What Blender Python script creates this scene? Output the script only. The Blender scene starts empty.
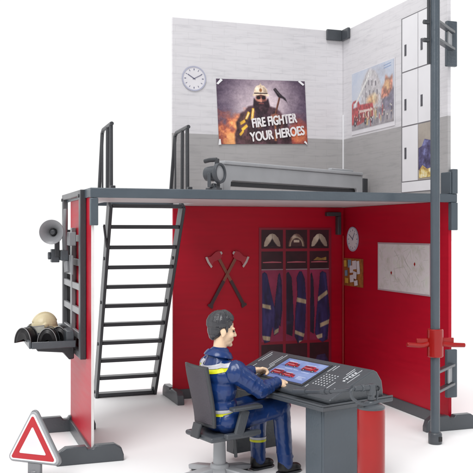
import bpy, bmesh, math, random
import numpy as np
from mathutils import Vector, Matrix, Euler
S = bpy.context.scene
COL = S.collection
R = math.radians
random.seed(7)

# ------------------------------------------------------------------ camera, world, lamps, exposure
# 1 unit = 10 cm of the toy
cam_d = bpy.data.cameras.new("camera"); cam = bpy.data.objects.new("camera", cam_d); COL.objects.link(cam)
cam_d.sensor_width = 36; cam_d.lens = 36 * 838 / 473
cam_d.shift_y = -4.5 / 473
cam_d.clip_start = .05; cam_d.clip_end = 200
cam.location = (0, 0, 1.115); cam.rotation_euler = (R(90), 0, R(-19.36))
S.camera = cam

w = bpy.data.worlds.new("World"); S.world = w; w.use_nodes = True
WN = w.node_tree.nodes; WL = w.node_tree.links; bg = WN['Background']
# a photo studio: a bright white sweep behind the toy, a dimmer room behind the photographer
wt = WN.new('ShaderNodeTexCoord'); wsx = WN.new('ShaderNodeSeparateXYZ'); WL.new(wt.outputs['Generated'], wsx.inputs[0])
wr = WN.new('ShaderNodeValToRGB'); wm = WN.new('ShaderNodeMapRange'); wm.inputs[1].default_value = -1; wm.inputs[2].default_value = 1
WL.new(wsx.outputs[1], wm.inputs[0]); WL.new(wm.outputs[0], wr.inputs[0])
wr.color_ramp.interpolation = 'EASE'
wr.color_ramp.elements[0].position = .32; wr.color_ramp.elements[0].color = (.36, .36, .37, 1)
wr.color_ramp.elements[1].position = .62; wr.color_ramp.elements[1].color = (1, 1, 1, 1)
WL.new(wr.outputs[0], bg.inputs[0]); bg.inputs[1].default_value = 1.0

def area(name, loc, target, size, power, col=(1, 1, 1)):
    l = bpy.data.lights.new(name, 'AREA'); l.shape = 'SQUARE'; l.size = size; l.energy = power; l.color = col
    o = bpy.data.objects.new(name, l); COL.objects.link(o); o.location = loc
    o.rotation_euler = (Vector(target) - Vector(loc)).to_track_quat('-Z', 'Y').to_euler()
sl_ = bpy.data.lights.new("overhead_key", 'SUN'); sl_.energy = 2.0; sl_.angle = R(34); so = bpy.data.objects.new("overhead_key", sl_); COL.objects.link(so)
so.rotation_euler = (-Vector((-.42, -.62, 1.05))).to_track_quat('-Z', 'Y').to_euler()
area("key_softbox", (-1.9, .2, 3.6), (1.6, 4.2, .6), 1.0, 34)
area("strip_softbox", (4.4, .2, 2.4), (1.8, 4.2, .8), .8, 14)

S.view_settings.view_transform = 'Standard'; S.view_settings.look = 'None'
S.view_settings.gamma = 1; S.view_settings.exposure = 0.10
S.render.engine = 'CYCLES'
try: S.cycles.max_bounces = 8
except Exception: pass

# ------------------------------------------------------------------ materials
def lin(c):
    return tuple(((v / 255) / 12.92 if v / 255 <= .04045 else ((v / 255 + .055) / 1.055) ** 2.4) for v in c)
def mat(name, rgb, rough=.45, spec=.5, bump=0., bscale=60., vary=.06, vscale=8., metal=0., coat=0., stretch=None):
    m = bpy.data.materials.new(name); m.use_nodes = True; nt = m.node_tree; N = nt.nodes; L = nt.links
    b = N['Principled BSDF']; c = lin(rgb)
    b.inputs['Roughness'].default_value = rough; b.inputs['Specular IOR Level'].default_value = spec
    b.inputs['Metallic'].default_value = metal; b.inputs['Coat Weight'].default_value = coat
    tc = N.new('ShaderNodeTexCoord'); mp = N.new('ShaderNodeMapping'); L.new(tc.outputs['Object'], mp.inputs[0])
    if stretch: mp.inputs['Scale'].default_value = stretch
    n = N.new('ShaderNodeTexNoise'); n.inputs['Scale'].default_value = vscale; n.inputs['Detail'].default_value = 5
    L.new(mp.outputs[0], n.inputs['Vector'])
    r = N.new('ShaderNodeValToRGB'); r.color_ramp.elements[0].position = .3; r.color_ramp.elements[1].position = .7
    r.color_ramp.elements[0].color = tuple(v * (1 - vary) for v in c) + (1,)
    r.color_ramp.elements[1].color = tuple(min(1, v * (1 + vary)) for v in c) + (1,)
    L.new(n.outputs[0], r.inputs[0]); L.new(r.outputs[0], b.inputs['Base Color'])
    rn = N.new('ShaderNodeMapRange'); rn.inputs[3].default_value = rough * .85; rn.inputs[4].default_value = min(1, rough * 1.15)
    L.new(n.outputs[0], rn.inputs[0]); L.new(rn.outputs[0], b.inputs['Roughness'])
    if bump:
        n2 = N.new('ShaderNodeTexNoise'); n2.inputs['Scale'].default_value = bscale; n2.inputs['Detail'].default_value = 4
        L.new(mp.outputs[0], n2.inputs['Vector'])
        bp = N.new('ShaderNodeBump'); bp.inputs['Strength'].default_value = bump; bp.inputs['Distance'].default_value = .01
        L.new(n2.outputs[0], bp.inputs['Height']); L.new(bp.outputs[0], b.inputs['Normal'])
    return m

def brick_mat(name, upper, lower, split, axis):
    """printed brick wall sheet: pale bricks above the split height, grey ones below. axis 0: runs along X, 1: along Y"""
    m = bpy.data.materials.new(name); m.use_nodes = True; nt = m.node_tree; N = nt.nodes; L = nt.links
    b = N['Principled BSDF']; b.inputs['Roughness'].default_value = .42
    tc = N.new('ShaderNodeTexCoord'); sp = N.new('ShaderNodeSeparateXYZ'); L.new(tc.outputs['Object'], sp.inputs[0])
    cb = N.new('ShaderNodeCombineXYZ'); L.new(sp.outputs[axis], cb.inputs[0]); L.new(sp.outputs[2], cb.inputs[1])
    # wobble so the mortar lines look hand laid
    nz = N.new('ShaderNodeTexNoise'); nz.inputs['Scale'].default_value = 9; nz.inputs['Detail'].default_value = 4; L.new(cb.outputs[0], nz.inputs['Vector'])
    ma = N.new('ShaderNodeVectorMath'); ma.operation = 'MULTIPLY_ADD'; ma.inputs[1].default_value = (.012, .012, 0)
    L.new(nz.outputs[1], ma.inputs[0]); L.new(cb.outputs[0], ma.inputs[2])
    br = N.new('ShaderNodeTexBrick'); br.inputs['Scale'].default_value = 1; br.inputs['Brick Width'].default_value = .17
    br.inputs['Row Height'].default_value = .047; br.inputs['Mortar Size'].default_value = .0028; br.inputs['Mortar Smooth'].default_value = .8
    br.inputs['Color1'].default_value = (1, 1, 1, 1); br.inputs['Color2'].default_value = (.965, .965, .965, 1); br.inputs['Mortar'].default_value = (.88, .88, .88, 1)
    L.new(ma.outputs[0], br.inputs['Vector'])
    mm = N.new('ShaderNodeMath'); mm.operation = 'GREATER_THAN'; mm.inputs[1].default_value = split; L.new(sp.outputs[2], mm.inputs[0])
    mx = N.new('ShaderNodeMix'); mx.data_type = 'RGBA'; L.new(mm.outputs[0], mx.inputs['Factor'])
    mx.inputs['A'].default_value = lin(lower) + (1,); mx.inputs['B'].default_value = lin(upper) + (1,)
    # blotches of worn paint
    n3 = N.new('ShaderNodeTexNoise'); n3.inputs['Scale'].default_value = 5; n3.inputs['Detail'].default_value = 8; n3.inputs['Roughness'].default_value = .7
    mp = N.new('ShaderNodeMapping'); mp.inputs['Scale'].default_value = (1, 8, 1); L.new(cb.outputs[0], mp.inputs[0]); L.new(mp.outputs[0], n3.inputs['Vector'])
    r3 = N.new('ShaderNodeValToRGB'); r3.color_ramp.elements[0].position = .30; r3.color_ramp.elements[0].color = (.80, .80, .81, 1)
    r3.color_ramp.elements[1].position = .50; r3.color_ramp.elements[1].color = (1, 1, 1, 1); L.new(n3.outputs[0], r3.inputs[0])
    m1 = N.new('ShaderNodeMix'); m1.data_type = 'RGBA'; m1.blend_type = 'MULTIPLY'; m1.inputs['Factor'].default_value = .75
    L.new(mx.outputs['Result'], m1.inputs['A']); L.new(br.outputs[0], m1.inputs['B'])
    m2 = N.new('ShaderNodeMix'); m2.data_type = 'RGBA'; m2.blend_type = 'MULTIPLY'; m2.inputs['Factor'].default_value = .9
    L.new(m1.outputs['Result'], m2.inputs['A']); L.new(r3.outputs[0], m2.inputs['B']); L.new(m2.outputs['Result'], b.inputs['Base Color'])
    return m

def ramp_mat(name, stops, scale=4, detail=6, rough=.5, axis_grad=None, dist=.0, vec_scale=(1, 1, 1), loc=(0, 0, 0)):
    """blotchy printed picture: noise through a colour ramp; axis_grad=(a,b) adds the print's own height (object y) to the noise"""
    m = bpy.data.materials.new(name); m.use_nodes = True; nt = m.node_tree; N = nt.nodes; L = nt.links
    b = N['Principled BSDF']; b.inputs['Roughness'].default_value = rough
    tc = N.new('ShaderNodeTexCoord'); mp = N.new('ShaderNodeMapping'); mp.inputs['Scale'].default_value = vec_scale; mp.inputs['Location'].default_value = loc
    L.new(tc.outputs['Object'], mp.inputs[0])
    n = N.new('ShaderNodeTexNoise'); n.inputs['Scale'].default_value = scale; n.inputs['Detail'].default_value = detail; n.inputs['Roughness'].default_value = .65
    n.inputs['Distortion'].default_value = dist
    L.new(mp.outputs[0], n.inputs['Vector']); out = n.outputs[0]
    if axis_grad:
        sp = N.new('ShaderNodeSeparateXYZ'); L.new(tc.outputs['Object'], sp.inputs[0])
        mr = N.new('ShaderNodeMapRange'); mr.inputs[1].default_value = axis_grad[0]; mr.inputs[2].default_value = axis_grad[1]
        L.new(sp.outputs[1], mr.inputs[0])
        ad = N.new('ShaderNodeMath'); ad.operation = 'MULTIPLY_ADD'; ad.inputs[1].default_value = .55; L.new(mr.outputs[0], ad.inputs[0])
        sc = N.new('ShaderNodeMath'); sc.operation = 'MULTIPLY'; sc.inputs[1].default_value = .6; L.new(out, sc.inputs[0]); L.new(sc.outputs[0], ad.inputs[2]); out = ad.outputs[0]
    r = N.new('ShaderNodeValToRGB'); cr = r.color_ramp
    while len(cr.elements) < len(stops): cr.elements.new(.5)
    for e, (p, c) in zip(cr.elements, stops): e.position = p; e.color = lin(c) + (1,)
    L.new(out, r.inputs[0]); L.new(r.outputs[0], b.inputs['Base Color'])
    return m

M = {}
M['grey'] = mat('grey plastic', (73, 77, 82), .32, .5, .12, 90)
M['grey2'] = mat('steel grey plastic', (75, 84, 92), .32, .5, .12, 90)
M['dark'] = mat('dark grey plastic', (56, 58, 62), .36, .5, .12, 90)
M['lgrey'] = mat('light grey plastic', (163, 165, 168), .36, .5, .1, 90)
M['silver'] = mat('silver grey plastic', (128, 129, 132), .34, .5, .1, 90)
M['black'] = mat('black plastic', (24, 23, 25), .38)
M['matt'] = mat('matt black sheet', (22, 21, 23), .8, .15)
M['red'] = mat('red wall sheet', (180, 10, 39), .40, .22, .04, 30, .06, 3, stretch=(1, 1, 14))
M['redwhite'] = mat('white sheet core', (226, 222, 220), .4)
M['scarlet'] = mat('scarlet plastic', (154, 18, 16), .26, .45, .04, 60)
M['floorplate'] = mat('pale printed floor plate', (196, 190, 190), .5, .5, .03, 40, .05, 10)
M['brickX'] = brick_mat('printed brick wall along x', (218, 216, 219), (170, 168, 168), 1.72, 0)
M['brickY'] = brick_mat('printed brick wall along y', (218, 216, 219), (170, 168, 168), 1.72, 1)
M['white'] = mat('white print', (238, 238, 240), .45, vary=.02)
M['paper'] = mat('paper white', (222, 220, 224), .5, vary=.04)
M['blue'] = mat('blue overall plastic', (19, 51, 107), .3, .5, .2, 26, .1, 10, coat=.15)
M['bluedark'] = mat('navy overall plastic', (30, 48, 84), .35, .5, .3, 30, .1, 10)
M['skin'] = mat('skin plastic', (238, 205, 172), .42, .4, .05, 80, .02)
M['hair'] = mat('dark grey hair plastic', (58, 58, 62), .28, .5, .25, 70, .1, 20)
M['band'] = mat('silver reflective band', (190, 190, 196), .35)
M['yellow'] = mat('yellow reflective band', (212, 214, 20), .4)
M['floor'] = mat('white studio floor', (250, 250, 250), .6, .2, vary=.003)
M['mesh'] = mat('chair back mesh', (74, 70, 77), .5, .4, .5, 260, .08)
M['cream'] = mat('cream helmet plastic', (206, 194, 158), .38, .5, .1, 60)
M['visor'] = mat('smoky clear visor', (190, 190, 180), .15)
M['rackgrey'] = mat('rack grey plastic', (92, 93, 96), .36, .5, .1, 90)
M['eye'] = mat('painted eye', (30, 28, 34), .3)
M['rim'] = mat('grey visor rim', (150, 150, 150), .4)

# ------------------------------------------------------------------ mesh helpers
class MB:
    def __init__(s): s.bm = bmesh.new()
    def box(s, x0, x1, y0, y1, z0, z1, mtx=None):
        vs = [s.bm.verts.new(v) for v in ((x0, y0, z0), (x1, y0, z0), (x1, y1, z0), (x0, y1, z0), (x0, y0, z1), (x1, y0, z1), (x1, y1, z1), (x0, y1, z1))]
        for f in ((3, 2, 1, 0), (4, 5, 6, 7), (0, 1, 5, 4), (1, 2, 6, 5), (2, 3, 7, 6), (3, 0, 4, 7)): s.bm.faces.new([vs[i] for i in f])
        if mtx:
            for v in vs: v.co = mtx @ v.co
        return s
    def bar(s, p0, p1, wx, wy, up=(0, 0, 1)):
        """square bar from p0 to p1, wx wide across, wy deep along 'up'"""
        p0 = Vector(p0); p1 = Vector(p1); d = (p1 - p0); L = d.length; d.normalize()
        a = d.cross(Vector(up)); a = a.normalized() if a.length > 1e-4 else Vector((1, 0, 0)); b = a.cross(d).normalized()
        m = Matrix((a, d, b)).transposed().to_4x4(); m.translation = p0
        return s.box(-wx / 2, wx / 2, 0, L, -wy / 2, wy / 2, m)
    def cyl(s, p0, p1, r0, r1=None, n=24, caps=True):
        r1 = r0 if r1 is None else r1
        p0 = Vector(p0); p1 = Vector(p1); d = (p1 - p0).normalized()
        a = d.orthogonal().normalized(); b = d.cross(a)
        A = [s.bm.verts.new(p0 + (a * math.cos(t) + b * math.sin(t)) * r0) for t in [2 * math.pi * i / n for i in range(n)]]
        B = [s.bm.verts.new(p1 + (a * math.cos(t) + b * math.sin(t)) * r1) for t in [2 * math.pi * i / n for i in range(n)]]
        for i in range(n): s.bm.faces.new((A[i], A[(i + 1) % n], B[(i + 1) % n], B[i]))
        if caps: s.bm.faces.new(A[::-1]); s.bm.faces.new(B)
        return s
    def tube(s, pts, r, n=10, smooth=True):
        P = [Vector(p) for p in pts]
        if smooth and len(P) > 2:
            Q = []
            for i in range(len(P) - 1):
                a = P[max(i - 1, 0)]; b = P[i]; c = P[i + 1]; d = P[min(i + 2, len(P) - 1)]
                for k in range(6):
                    t = k / 6; Q.append(.5 * ((2 * b) + (c - a) * t + (2 * a - 5 * b + 4 * c - d) * t * t + (3 * b - a - 3 * c + d) * t ** 3))
            P = Q + [P[-1]]
        rings = []; ref = None
        for i, p in enumerate(P):
            d = (P[min(i + 1, len(P) - 1)] - P[max(i - 1, 0)]).normalized()
            if ref is None: ref = d.orthogonal().normalized()
            ref = (ref - d * ref.dot(d)).normalized(); b = d.cross(ref)
            rr = r[0] + (r[1] - r[0]) * i / (len(P) - 1) if isinstance(r, tuple) else r
            rings.append([s.bm.verts.new(p + (ref * math.cos(t) + b * math.sin(t)) * rr) for t in [2 * math.pi * k / n for k in range(n)]])
        for A, B in zip(rings, rings[1:]):
            for k in range(n): s.bm.faces.new((A[k], A[(k + 1) % n], B[(k + 1) % n], B[k]))
        s.bm.faces.new(rings[0][::-1]); s.bm.faces.new(rings[-1]); return s
    def lathe(s, prof, n=40, mtx=None, close=False):
        """prof: (r, z) list, revolved round z"""
        rings = []; vs = []
        for r, z in prof:
            if r < 1e-6: v = s.bm.verts.new((0, 0, z)); rings.append([v]); vs.append(v)
            else:
                ring = [s.bm.verts.new((r * math.cos(2 * math.pi * i / n), r * math.sin(2 * math.pi * i / n), z)) for i in range(n)]
                rings.append(ring); vs += ring
        for A, B in zip(rings, rings[1:]):
            for i in range(n):
                j = (i + 1) % n
                if len(A) == 1 and len(B) == 1: continue
                if len(A) == 1: s.bm.faces.new((A[0], B[j], B[i]))
                elif len(B) == 1: s.bm.faces.new((A[i], A[j], B[0]))
                else: s.bm.faces.new((A[i], A[j], B[j], B[i]))
        if mtx:
            for v in vs: v.co = mtx @ v.co
        return s
    def prism(s, pts, z0, z1, mtx=None):
        A = [s.bm.verts.new((x, y, z0)) for x, y in pts]; B = [s.bm.verts.new((x, y, z1)) for x, y in pts]; n = len(pts)
        s.bm.faces.new(A[::-1]); s.bm.faces.new(B)
        for i in range(n): s.bm.faces.new((A[i], A[(i + 1) % n], B[(i + 1) % n], B[i]))
        if mtx:
            for v in A + B: v.co = mtx @ v.co
        return s
    def build(s, name, m, parent=None, bevel=0., seg=2, smooth=35, label=None):
        bmesh.ops.recalc_face_normals(s.bm, faces=s.bm.faces[:])
        me = bpy.data.meshes.new(name); s.bm.to_mesh(me); s.bm.free()
        me.materials.append(M[m] if isinstance(m, str) else m)
        if smooth:
            me.shade_smooth(); me.set_sharp_from_angle(angle=R(smooth))
        o = bpy.data.objects.new(name, me); COL.objects.link(o); o.parent = parent
        if bevel:
            b = o.modifiers.new('bevel', 'BEVEL'); b.width = bevel; b.segments = seg; b.limit_method = 'ANGLE'; b.angle_limit = R(40)
        if label: o['label'] = label
        return o

def tag(o, label, cat=None, group=None, kind=None):
    if label: o['label'] = label
    if cat: o['category'] = cat
    if group: o['group'] = group
    if kind: o['kind'] = kind
    return o
def empty(name, loc, label, cat, rz=0., group=None, rot=None):
    o = bpy.data.objects.new(name, None); COL.objects.link(o); o.location = loc
    o.rotation_euler = rot if rot else (0, 0, rz); o.empty_display_size = .05
    return tag(o, label, cat, group)
def circ(cx, cy, r, n=40, ry=None, a0=0, a1=360):
    ry = r if ry is None else ry
    return [(cx + r * math.cos(R(a0 + (a1 - a0) * i / (n if a1 - a0 >= 360 else n - 1))), cy + ry * math.sin(R(a0 + (a1 - a0) * i / (n if a1 - a0 >= 360 else n - 1)))) for i in range(n)]
def ringprism(mb, cx, cy, r0, r1, z0, z1, n=48):
    q = [[mb.bm.verts.new((cx + r * math.cos(2 * math.pi * i / n), cy + r * math.sin(2 * math.pi * i / n), z)) for i in range(n)] for r, z in ((r0, z0), (r1, z0), (r1, z1), (r0, z1))]
    for a in range(4):
        A = q[a]; B = q[(a + 1) % 4]
        for i in range(n): mb.bm.faces.new((A[i], A[(i + 1) % n], B[(i + 1) % n], B[i]))
    return mb
BACK = Euler((R(90), 0, 0))                                                     # local x along X, local y up, local z towards the viewer's room
SIDE = Matrix(((0, 0, -1), (-1, 0, 0), (0, 1, 0))).to_euler()                    # on the right wall: local x = -Y, local y up, local z = -X

def text_mesh(txt, size, name, m, parent, mtx, extrude=.001, bold=0., xs=1., align='CENTER'):
    cu = bpy.data.curves.new(name, 'FONT'); cu.body = txt; cu.size = size; cu.align_x = align; cu.extrude = extrude; cu.offset = bold
    o = bpy.data.objects.new(name, cu); COL.objects.link(o)
    bpy.context.view_layer.update()
    me = bpy.data.meshes.new_from_object(o.evaluated_get(bpy.context.evaluated_depsgraph_get()))
    bpy.data.objects.remove(o); bpy.data.curves.remove(cu)
    me.transform(mtx @ Matrix.Diagonal((xs, 1, 1, 1))); me.materials.clear(); me.materials.append(M[m] if isinstance(m, str) else m)
    n = bpy.data.objects.new(name, me); COL.objects.link(n); n.parent = parent
    return n

# printed pictures: a small painter whose colours are the print's own inks, one per vertex of a fine flat grid
class Paint:
    def __init__(s, w, h, res, seed=1):
        s.w, s.h = w, h; s.nx = max(4, int(w / res)); s.ny = max(4, int(h / res)); s.rg = np.random.RandomState(seed)
        s.X, s.Y = np.meshgrid(np.linspace(0, w, s.nx), np.linspace(0, h, s.ny)); s.C = np.zeros((s.ny, s.nx, 3)); s.res = res
    def noise(s, sx, sy=None, octv=4):
        sy = sy or sx; out = np.zeros_like(s.X); amp = 1; tot = 0
        for o in range(octv):
            gx = int(s.w / sx) + 3; gy = int(s.h / sy) + 3; g = s.rg.rand(gy, gx); fx = s.X / sx; fy = s.Y / sy
            ix = np.clip(fx.astype(int), 0, gx - 2); iy = np.clip(fy.astype(int), 0, gy - 2); tx = fx - ix; ty = fy - iy
            tx = tx * tx * (3 - 2 * tx); ty = ty * ty * (3 - 2 * ty)
            out += amp * ((g[iy, ix] * (1 - tx) + g[iy, ix + 1] * tx) * (1 - ty) + (g[iy + 1, ix] * (1 - tx) + g[iy + 1, ix + 1] * tx) * ty)
            tot += amp; amp *= .55; sx /= 2; sy /= 2
        return out / tot
    def blur(s, m, r):
        k = max(0, int(round(r / s.res)))
        if k == 0: return m
        for ax in (0, 1):
            p = np.pad(m, [(k, k) if a == ax else (0, 0) for a in (0, 1)], mode='edge'); c = np.cumsum(p, axis=ax)
            c = np.concatenate([np.zeros_like(np.take(c, [0], axis=ax)), c], axis=ax); n = m.shape[ax]
            m = (np.take(c, range(2 * k + 1, 2 * k + 1 + n), axis=ax) - np.take(c, range(0, n), axis=ax)) / (2 * k + 1)
        return m
    def mask(s, pts):
        ins = np.zeros(s.X.shape, bool); n = len(pts)
        for i in range(n):
            x1, y1 = pts[i]; x2, y2 = pts[(i + 1) % n]
            if y1 == y2: continue
            ins ^= ((y1 > s.Y) != (y2 > s.Y)) & (s.X < (x2 - x1) * (s.Y - y1) / (y2 - y1) + x1)
        return ins.astype(float)
    def lay(s, m, rgb, a=1., var=0., nz=None):
        c = np.array(rgb, float)[None, None, :]
        if var:
            nz = s.noise(.02) if nz is None else nz
            c = c * (1 + var * (nz[..., None] - .5) * 2)
        m = np.clip(m, 0, 1)[..., None] * a; s.C = s.C * (1 - m) + np.clip(c, 0, 255) * m
    def poly(s, pts, rgb, soft=.002, a=1., var=.15, nz=None): s.lay(s.blur(s.mask(pts), soft), rgb, a, var, nz)
    def ell(s, cx, cy, rx, ry, rgb, soft=.25, a=1., var=.1):
        d = np.sqrt(((s.X - cx) / rx) ** 2 + ((s.Y - cy) / ry) ** 2); s.lay(np.clip((1 - d) / soft + .5, 0, 1) if soft < 1 else np.clip(1 - d, 0, 1), rgb, a, var)
    def line(s, p, q, wd, rgb, a=1., var=.1):
        p = np.array(p); q = np.array(q); d = q - p; L2 = (d ** 2).sum(); t = np.clip(((s.X - p[0]) * d[0] + (s.Y - p[1]) * d[1]) / L2, 0, 1)
        dist = np.hypot(s.X - p[0] - t * d[0], s.Y - p[1] - t * d[1]); s.lay(np.clip((wd / 2 - dist) / s.res / 1.5 + .5, 0, 1), rgb, a, var)
    def build(s, name, parent, z, mtx=None, clip=None, rough=.42, warp=None):
        co = np.stack([s.X, s.Y, np.full_like(s.X, z)], -1).reshape(-1, 3)
        if warp: co = np.array([warp(x, y) + (z,) for x, y, _ in co])
        idx = np.arange(s.nx * s.ny).reshape(s.ny, s.nx); q = np.stack([idx[:-1, :-1], idx[:-1, 1:], idx[1:, 1:], idx[1:, :-1]], -1).reshape(-1, 4)
        if clip is not None: mk = s.mask(clip).reshape(-1) > .5; q = q[mk[q].sum(1) >= 3]
        me = bpy.data.meshes.new(name); me.from_pydata(co.tolist(), [], q.tolist())
        ca = me.color_attributes.new('ink', 'FLOAT_COLOR', 'POINT'); c = np.clip(s.C, 0, 255) / 255
        c = np.where(c <= .04045, c / 12.92, ((c + .055) / 1.055) ** 2.4).reshape(-1, 3); ca.data.foreach_set('color', np.concatenate([c, np.ones((len(c), 1))], 1).astype(np.float32).ravel())
        bm = bmesh.new(); bm.from_mesh(me); bmesh.ops.delete(bm, geom=[v for v in bm.verts if not v.link_faces], context='VERTS'); bm.to_mesh(me); bm.free()
        if mtx: me.transform(mtx)
        key = 'printed inks %.2f' % rough
        if key not in M:
            m = bpy.data.materials.new(key); m.use_nodes = True; b = m.node_tree.nodes['Principled BSDF']; b.inputs['Roughness'].default_value = rough
            at = m.node_tree.nodes.new('ShaderNodeVertexColor'); at.layer_name = 'ink'; m.node_tree.links.new(at.outputs[0], b.inputs['Base Color']); M[key] = m
        return link_mesh(name, me, key, parent)

# organic surfaces: overlapping tapered capsules and ellipsoids fused by a voxel remesh
class Org:
    def __init__(s): s.bm = bmesh.new()
    def ell(s, c, r, rot=None):
        m = Matrix.Translation(c) @ (Euler(rot).to_matrix().to_4x4() if rot else Matrix()) @ Matrix.Diagonal((r[0], r[1], r[2], 1))
        bmesh.ops.create_uvsphere(s.bm, u_segments=24, v_segments=14, radius=1, matrix=m); return s
    def cap(s, p0, p1, r0, r1=None, k=7):
        r1 = r0 if r1 is None else r1; p0 = Vector(p0); p1 = Vector(p1)
        d = (p1 - p0); L = d.length
        q = d.to_track_quat('Z', 'Y').to_matrix().to_4x4() if L > 1e-6 else Matrix()
        mtx = Matrix.Translation(p0) @ q; prof = []
        for i in range(k + 1): t = -math.pi / 2 + math.pi / 2 * i / k; prof.append((r0 * math.cos(t) if i else 0, r0 * math.sin(t)))
        for i in range(k + 1): t = math.pi / 2 * i / k; prof.append((r1 * math.cos(t) if i < k else 0, L + r1 * math.sin(t)))
        mb = MB.__new__(MB); mb.bm = s.bm; mb.lathe(prof, 18, mtx); return s
    def chain(s, pts):
        for a, b in zip(pts, pts[1:]): s.cap(a[:3], b[:3], a[3], b[3])
        return s
    def xform(s, mtx, verts=None):
        bmesh.ops.transform(s.bm, matrix=mtx, verts=s.bm.verts[:] if verts is None else verts); return s
    def mesh(s, name, voxel, smooth=3, it=.5):
        bmesh.ops.recalc_face_normals(s.bm, faces=s.bm.faces[:])
        me = bpy.data.meshes.new('tmp'); s.bm.to_mesh(me); s.bm.free()
        o = bpy.data.objects.new('tmp', me); COL.objects.link(o)
        r = o.modifiers.new('r', 'REMESH'); r.mode = 'VOXEL'; r.voxel_size = voxel
        if smooth: q = o.modifiers.new('s', 'SMOOTH'); q.iterations = smooth; q.factor = it
        bpy.context.view_layer.update()
        out = bpy.data.meshes.new_from_object(o.evaluated_get(bpy.context.evaluated_depsgraph_get()))
        bpy.data.objects.remove(o); out.name = name; out.shade_smooth(); return out
def link_mesh(name, me, m, parent):
    me.materials.clear(); me.materials.append(M[m] if isinstance(m, str) else m)
    o = bpy.data.objects.new(name, me); COL.objects.link(o); o.parent = parent; return o
def band(src, name, m, parent, co, no, width, off=.0025, keep=None):
    """a strip of cloth tape: a slice of the garment's own surface, lifted off it"""
    bm = bmesh.new(); bm.from_mesh(src); no = Vector(no).normalized(); co = Vector(co)
    if keep: bmesh.ops.delete(bm, geom=[v for v in bm.verts if not keep(v.co)], context='VERTS')
    for c, n in ((co, -no), (co + no * width, no)):
        bmesh.ops.bisect_plane(bm, geom=bm.verts[:] + bm.edges[:] + bm.faces[:], plane_co=c, plane_no=n, clear_outer=True)
    bm.normal_update()
    for v in bm.verts: v.co += v.normal * off
    me = bpy.data.meshes.new(name); bm.to_mesh(me); bm.free(); me.shade_smooth()
    return link_mesh(name, me, m, parent)

# ------------------------------------------------------------------ setting
mb = MB(); mb.box(-60, 60, -20, 90, -.02, 0); tag(mb.build('floor', 'floor', smooth=0), 'seamless white studio floor', kind='structure')

# ------------------------------------------------------------------ wall panels
def wall_foot(parent, cx, cy, along, L=.32, h=.075, t=.045, slot=.022):
    """arched grey foot clip with a slot that grips the panel; along='x' or 'y'"""
    prof = [(-L / 2, 0), (L / 2, 0), (L / 2, h * .35), (L / 2 - .012, h * .75), (L / 2 - .045, h), (slot, h * 1.0), (slot * .6, h * .82), (-slot * .6, h * .82), (-slot, h), (-L / 2 + .045, h), (-L / 2 + .012, h * .75), (-L / 2, h * .35)]
    m = MB(); A = Matrix.Translation((cx, cy, 0)) @ (Matrix.Rotation(R(90), 4, 'Z') if along == 'y' else Matrix()) @ Matrix.Rotation(R(90), 4, 'X')
    m.prism(prof, -t / 2, t / 2, A)
    o = m.build('foot', 'grey', parent, .005); return o

T = .02
# lower back wall
bw = empty('wall_panel', (2.07, 5.41, 0), 'red lower rear wall panel bearing the printed lockers and crossed axes', 'wall', group='red lower wall panels')
MB().box(-.62, .6395, -.01, .01, .06, 1.289).build('sheet', 'red', bw, .002)
MB().box(-.62, .62, -.016, .016, 0.002, .066).build('base_rail', 'grey', bw, .003)
wall_foot(bw, -.62, -.01, 'y', .40, .08)
MB().box(.49, .60, -.055, -.013, 1.227, 1.255).box(.572, .60, -.055, -.013, 1.095, 1.227).build('corner_bracket', 'dark', bw, .004)
# lower side wall (right)
sw = empty('wall_panel', (2.72, 4.75, 0), 'red lower side wall panel with clock, notice board and map', 'wall', group='red lower wall panels')
MB().box(-.01, .01, -.665, .66, .06, 1.289).build('sheet', 'red', sw, .002)
MB().box(-.02, .022, -.65, .64, .002, .066).build('base_rail', 'grey', sw, .003)
wall_foot(sw, -.015, -.69, 'x', .335, .085)
MB().cyl((-.018, .642, .07), (-.018, .642, 1.09), .008, n=12).build('corner_light_line', 'scarlet', sw)  # red rod whose colour imitates the glow along the translucent corner joint
# left wall
lw = empty('wall_panel', (.69, 4.42, 0), 'narrow red free-standing wall panel under the left end of the deck', 'wall', group='red lower wall panels')
MB().box(-.006, .006, -.345, .35, .06, 1.289).build('sheet', 'red', lw, .0015)
MB().box(-.0065, .0065, -.352, -.3455, .02, 1.289).build('edge_strip', 'redwhite', lw, .001, label='white edge of the red sheet')
MB().box(-.018, .018, -.33, .35, .002, .066).build('base_rail', 'grey', lw, .003)
wall_foot(lw, -.015, -.36, 'x', .325, .085)
wall_foot(lw, -.04, .33, 'x', .34, .085)
# upper back wall
ub = empty('wall_panel', (2.07, 5.41, 1.33), 'white brick upper rear wall panel with the poster and round clock', 'wall', group='white brick upper wall panels')
o = MB().box(-.625, .6345, -.01, .01, .002, 1.215).build('sheet', 'brickX', ub, .002)
MB().box(.50, .615, -.032, -.011, 1.145, 1.222).build('corner_clip', 'grey', ub, .005)
# upper side wall
us = empty('wall_panel', (2.715, 4.75, 1.33), 'white brick upper side wall panel with the printed white lockers', 'wall', group='white brick upper wall panels')
MB().box(-.01, .01, -.665, .66, .002, 1.215).build('sheet', 'brickY', us, .002)
MB().box(-.032, -.011, .535, .645, 1.145, 1.222).build('corner_clip', 'grey', us, .005)
MB().box(-.018, -.011, .636, .646, .02, .62).build('corner_light_line', 'white', us)  # white strip standing in for the bright line of the open corner gap
# brick materials measure height from each panel's own base
for k in ('brickX', 'brickY'):
    for nd in M[k].node_tree.nodes:
        if nd.type == 'MATH' and nd.operation == 'GREATER_THAN': nd.inputs[1].default_value = 1.72 - 1.275

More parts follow.
